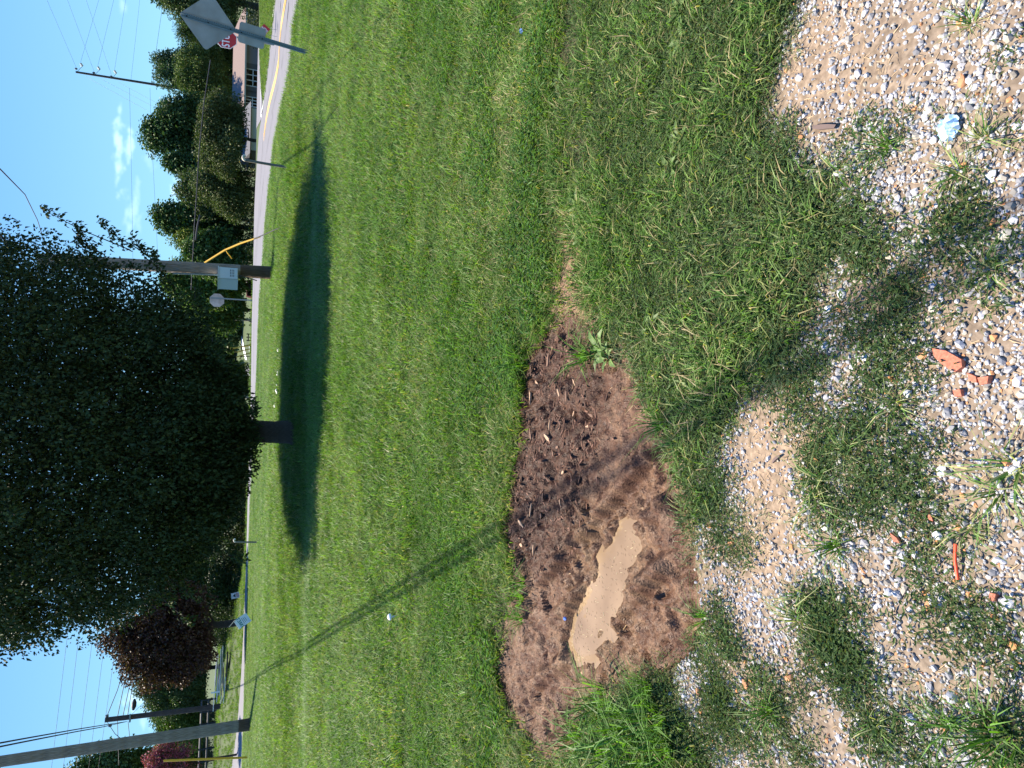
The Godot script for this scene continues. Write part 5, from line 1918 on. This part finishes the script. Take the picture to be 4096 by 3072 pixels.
func weed_plant(p: Vector3, leaves: int, size: float, tone: Color, label: String) -> void:
	var s := sf()
	for k in leaves:
		var a := TAU * k / leaves + rnd(-0.3, 0.3)
		var dir := Vector3(cos(a), rnd(0.15, 0.6), sin(a)).normalized()
		var n := (Vector3.UP - dir * dir.y).normalized()
		var l := size * rnd(0.7, 1.2)
		var wd := l * rnd(0.35, 0.5)
		var side := dir.cross(n)
		var c := tone * rnd(0.75, 1.3)
		c.a = 1.0
		s.set_color(c)
		var base := dir * l * 0.25
		var pts := [base, base + dir * l * 0.25 + side * wd * 0.42 + n * wd * 0.08, base + dir * l * 0.6 + side * wd * 0.4 + n * wd * 0.05, base + dir * l - n * l * 0.22, base + dir * l * 0.6 - side * wd * 0.4 + n * wd * 0.05, base + dir * l * 0.25 - side * wd * 0.42 + n * wd * 0.08]
		var rib := base + dir * l * 0.5 - n * wd * 0.06
		for i in 6:
			tri(s, rib, pts[i], pts[(i + 1) % 6])
		quad(s, -side * 0.002, side * 0.002, base + side * 0.002, base - side * 0.002)
	var o := obj("broadleaf_weed", s, mats["grass"])
	o.position = p
	tag(o, label, "weed", "broadleaf weeds in the lawn")

func small_plants() -> void:
	var tone := Color(0.16, 0.24, 0.085)
	for r in [[1905, 90, 0.05, "broadleaf weed nearest the upper edge of the lawn"], [1950, 190, 0.06, "pale broadleaf weed below the blue cap"], [2245, 330, 0.05, "broadleaf weed beside a bare soil spot right of the dry strip"], [2120, 290, 0.05, "small broadleaf weed between the blue cap and the bare spot"], [2730, 45, 0.045, "pale broadleaf weed at the upper edge near the gravel"], [2745, 160, 0.045, "pale flat broadleaf weed left of the wide gravel"], [2730, 560, 0.05, "broadleaf weed in the low grass left of the gravel tongue"], [2700, 680, 0.05, "pale broadleaf weed in the middle of the low grass"], [1975, 870, 0.055, "broadleaf weed in the lawn farther out than the dry strip"], [2000, 950, 0.05, "second broadleaf weed of the row beside the dry strip"], [2015, 1060, 0.05, "third broadleaf weed of the row beside the dry strip"], [2325, 830, 0.06, "broadleaf weed at the thin end of the dry strip"], [2335, 880, 0.06, "large broadleaf weed on the near side of the dry strip"], [2330, 960, 0.05, "broadleaf weed halfway along the dry strip"], [2620, 1320, 0.055, "broadleaf weed between the mulch and the low grass"], [2110, 730, 0.045, "broadleaf weed in a gap of the lawn before the dry strip"], [2000, 1160, 0.05, "broadleaf weed near the long tuft at the mulch"], [2410, 1400, 0.07, "leafy weed growing beside the big tuft on the mulch"], [2440, 1430, 0.06, "leafy weed on the bare soil beside the big tuft"], [2030, 2920, 0.06, "broadleaf weed at the left end of the mud"], [1985, 2860, 0.055, "broadleaf weed just above the left end of the mud"], [2680, 2960, 0.05, "round leaved weed in the grass clump below the mud"]]:
		var p := gr(r[0], r[1])
		p.y = soil_y(p.x, -p.z) + 0.012
		weed_plant(p, rng.randi_range(6, 9), r[2] * 1.15, tone * rnd(0.8, 1.15), r[3])
	var greens := [Color(0.10, 0.22, 0.035), Color(0.075, 0.17, 0.025), Color(0.13, 0.24, 0.06), Color(0.06, 0.13, 0.02)]
	var pale := greens + [Color(0.36, 0.36, 0.17), Color(0.24, 0.28, 0.11)]
	var big := [tuft(60, 0.03, 0.10, 0.24, 0.0055, 1.2, greens), tuft(46, 0.025, 0.08, 0.20, 0.006, 1.5, greens), tuft(26, 0.02, 0.07, 0.15, 0.006, 1.8, pale), tuft(70, 0.06, 0.10, 0.22, 0.006, 1.1, greens)]
	for r in [[2095, 1450, 1.0, 0, "long dark green tuft hanging at the right end of the mulch"], [2090, 1545, 0.8, 0, "second long tuft along the mulch and lawn edge"], [2345, 1425, 0.9, 1, "big spreading tuft growing on the mulch"], [2390, 1400, 0.6, 1, "smaller tuft joined to the big one on the mulch"], [2660, 1690, 0.7, 1, "spreading tuft at the near side of the mud"], [2720, 1780, 0.6, 2, "thin tuft between the mud and the gravel"], [2090, 2330, 0.8, 1, "long bladed tuft over the edge of the puddle's far bank"], [2070, 2400, 0.9, 1, "long bladed tuft above the middle of the puddle"], [2080, 2480, 0.7, 1, "long bladed tuft above the left end of the puddle"], [2605, 2745, 0.75, 0, "dense round tuft on the silt left of the churned mud"], [2420, 2800, 1.0, 3, "tall tuft at the lower left mud edge"], [2520, 2900, 1.1, 3, "tall tuft in the middle of the left grass clump"], [2640, 2880, 1.0, 3, "tall tuft of the left clump nearest the gravel"], [2450, 2990, 1.1, 3, "tall tuft at the lower edge of the left clump"], [2680, 3000, 1.0, 3, "tall tuft in the corner of the left clump"], [2330, 2950, 0.9, 3, "tall tuft between mud and the lower picture edge"], [2580, 3040, 1.0, 3, "tall tuft cut by the edge below the left clump"], [2830, 2470, 0.5, 0, "small dark tuft at the mud's gravel side"], [2850, 2560, 0.4, 2, "thin pale tuft at the mud's gravel side"], [3290, 1920, 0.55, 2, "pale spiky tuft on the tan dust track"], [3275, 1990, 0.6, 2, "second pale spiky tuft on the tan dust track"], [3590, 1610, 0.5, 2, "pale crabgrass tuft among weeds near the brick pieces"], [3400, 1800, 0.4, 2, "small crabgrass tuft on gravel below the brick pieces"], [4070, 1860, 0.7, 2, "large crabgrass tuft at the near edge of the gravel"], [4010, 1960, 0.6, 2, "crabgrass tuft beside the large one at the near edge"], [3880, 2100, 0.45, 2, "crabgrass tuft right of the orange strip"], [3350, 2180, 0.55, 1, "green tuft where the dust track meets gravel"], [3200, 2480, 0.65, 2, "bright pale tuft left of the dust track"], [3210, 2380, 0.5, 2, "thin tall tuft left of the dust track"], [3090, 2840, 0.6, 1, "dark tuft on gravel near the left clump"], [3520, 2890, 0.45, 2, "sprawling crabgrass tuft at the left gravel edge"], [3790, 2900, 0.55, 1, "green tuft in the lower left gravel"], [4010, 2950, 0.7, 3, "tall grass tuft at the lower left corner"], [3345, 690, 0.5, 2, "spiky tuft where low grass meets the gravel tongue"], [3890, 95, 0.45, 2, "crabgrass tuft in the upper right gravel"], [3930, 560, 0.5, 2, "crabgrass tuft just below the pale blue wrapper"], [3850, 690, 0.5, 2, "crabgrass tuft farther below the pale blue wrapper"], [3560, 590, 0.45, 1, "dark tuft in the gravel left of the blue wrapper"], [3960, 1080, 0.45, 2, "crabgrass tuft near the lower edge above the brick"], [3060, 1080, 0.45, 2, "pale tuft in the low grass left of the gravel"], [2190, 720, 0.6, 1, "long bladed tuft in the lawn right of the dry strip"], [2420, 900, 0.6, 1, "long bladed tuft just near of the dry strip"], [2440, 1080, 0.65, 1, "long bladed tuft beside the wide part of the dry strip"], [2230, 620, 0.6, 1, "wispy tuft in a thin lawn patch"]]:
		var p := gr(r[0], r[1])
		p.y = soil_y(p.x, -p.z)
		if zone(zone_mud, p.x, -p.z) > 0.4:
			p.y = mud_y(p.x, -p.z) - 0.005
		var o := MeshInstance3D.new()
		o.mesh = big[r[3]]
		o.material_override = mats["grass"]
		put(o, "grass_tuft")
		o.transform = Transform3D(spin(rnd(0, TAU), r[2]), p)
		tag(o, r[4], "grass tuft", "single grass tufts")

func litter() -> void:
	# light blue crumpled wrapper
	var p := gr(3808, 515)
	p.y = soil_y(p.x, -p.z)
	var s := sf()
	var grid := []
	for j in 9:
		var row := []
		for i in 9:
			var u := i / 8.0 - 0.5
			var w := j / 8.0 - 0.5
			var fold := 0.010 + 0.012 * n2.get_noise_2d(u * 14.0, w * 14.0) + 0.014 * exp(-(u * u + w * w) * 9.0) + (0.008 if (i + j) % 2 == 0 else 0.0)
			row.append(Vector3(u * 0.065 * (1.0 - absf(w) * 0.5), fold, w * 0.05 * (1.0 - absf(u) * 0.4)))
		grid.append(row)
	for j in 8:
		for i in 8:
			quad(s, grid[j][i], grid[j + 1][i], grid[j + 1][i + 1], grid[j][i + 1])
	var o := obj("wrapper", s, mats["wrapper"])
	o.position = p
	tag(o, "crumpled pale blue wrapper lying on the gravel", "wrapper")
	# broken brick pieces
	var n := 0
	for r in [[[3745, 1395], [3800, 1405], [3862, 1440], [3866, 1470], [3838, 1490], [3790, 1462], [3756, 1430]], [[3880, 1490], [3915, 1505], [3918, 1530], [3890, 1522]], [[3925, 1512], [3970, 1505], [3965, 1535], [3935, 1540]], [[3822, 1562], [3852, 1558], [3858, 1585], [3830, 1588]], [[3575, 2130], [3600, 2150], [3612, 2170], [3590, 2165]], [[3725, 2050], [3745, 2065], [3752, 2085], [3735, 2078]], [[3975, 2370], [4000, 2375], [3995, 2405], [3975, 2400]]]:
		var ring := poly(r)
		var c := Vector2.ZERO
		for q in ring:
			c += q / ring.size()
		if Geometry2D.is_polygon_clockwise(ring):
			ring.reverse()
		var y := soil_y(c.x, c.y)
		s = sf()
		var outline := []
		for q in ring:
			outline.append(Vector3(q.x - c.x, 0.016, -(q.y - c.y)))
		slab(s, outline, Vector3.UP, 0.03)
		o = obj("brick_piece", s, mats["brick"])
		o.position = Vector3(c.x, y, -c.y)
		o.rotation = Vector3(rnd(-0.08, 0.08), 0, rnd(-0.08, 0.08))
		tag(o, ["largest flat orange brick fragment on the gravel", "brick chip just below the largest fragment", "second brick chip below the largest fragment", "lone brick chip left of the largest fragment", "small brick chip in the middle gravel", "small brick chip near the orange strip", "small brick chip in the lower left gravel"][n], "brick", "orange brick fragments")
		n += 1
	var a := gr(3838, 2175)
	var b := gr(3850, 2315)
	s = sf(true)
	a.y = soil_y(a.x, -a.z) + 0.012
	b.y = soil_y(b.x, -b.z) + 0.012
	tube(s, [a, a.lerp(b, 0.5) + Vector3(0.004, 0.006, 0), b], [0.004], 6)
	tag(obj("plastic_strip", s, mats["cone"]), "thin bright orange plastic strip lying on the gravel", "plastic strip")
	n = 0
	for r in [[2105, 128, 0.014], [2262, 2473, 0.009], [2692, 2772, 0.009]]:
		p = gr(r[0], r[1])
		p.y = soil_y(p.x, -p.z) + 0.03 if n == 0 else maxf(soil_y(p.x, -p.z), mud_y(p.x, -p.z)) + 0.004
		s = sf(true)
		tube(s, [Vector3.ZERO, Vector3(0, r[2] * 0.8, 0)], [r[2], r[2] * 0.9], 10)
		o = obj("bottle_cap", s, mats["blue"])
		o.position = p
		o.rotation = Vector3(0.5, 0, 0.3)
		tag(o, ["blue plastic cap lying in the upper lawn", "tiny blue fragment at the left end of the puddle", "tiny blue fragment in the left grass clump"][n], "cap")
		n += 1
	# dark bark pieces on the dust and stones with rust
	n = 0
	for r in [[3305, 510, 0.065], [3225, 660, 0.05], [3280, 625, 0.03], [3115, 1835, 0.035]]:
		p = gr(r[0], r[1])
		o = MeshInstance3D.new()
		o.mesh = chip_mesh()
		o.material_override = mat("bark_bit", lin(0.13, 0.09, 0.075), 0.9)
		put(o, "bark_piece")
		o.transform = Transform3D(Basis(Vector3.UP, 1.2 + n * 0.4).scaled(Vector3(r[2], r[2] * 1.6, r[2] * 1.3)), Vector3(p.x, soil_y(p.x, -p.z) + 0.006, p.z))
		tag(o, ["long dark bark piece on the tan dust", "dark bark piece at the edge of the low grass", "small dark bark crumb on the tan dust", "grey bark sliver on the dust track"][n], "bark")
		n += 1
	# white mushrooms in the grass behind the shadow
	n = 0
	for r in [[1131, 1402, 0.05], [1129, 1488, 0.035], [1127, 1499, 0.035], [1125, 1540, 0.03], [1124, 1562, 0.055], [1127, 1570, 0.05], [1117, 1624, 0.05], [1610, 2462, 0.03]]:
		p = lands(r[0], r[1])
		var t := thing("mushroom", ["white mushroom rightmost of the row behind the shadow", "upper of two round white mushrooms behind the shadow", "lower of two round white mushrooms behind the shadow", "tiny white mushroom between the pair and the cluster", "large white mushroom of the cluster behind the shadow", "second white mushroom of the cluster behind the shadow", "white mushroom nearest the tree trunk", "small pale mushroom alone on the sunny lawn"][n], "mushroom", p, "white mushrooms")
		s = sf(true)
		tube(s, [Vector3(0, -0.02, 0), Vector3(0, 0.12, 0)], [r[2] * 0.3], 8)
		obj("stalk", s, mats["mushroom"], t)
		s = sf(true)
		tube(s, [Vector3(0, 0.11, 0), Vector3(0, 0.12, 0), Vector3(0, 0.12 + r[2] * 0.5, 0), Vector3(0, 0.12 + r[2] * 0.8, 0)], [r[2] * 0.9, r[2] * 1.05, r[2] * 0.75, r[2] * 0.1], 12)
		obj("cap", s, mats["mushroom"], t)
		n += 1
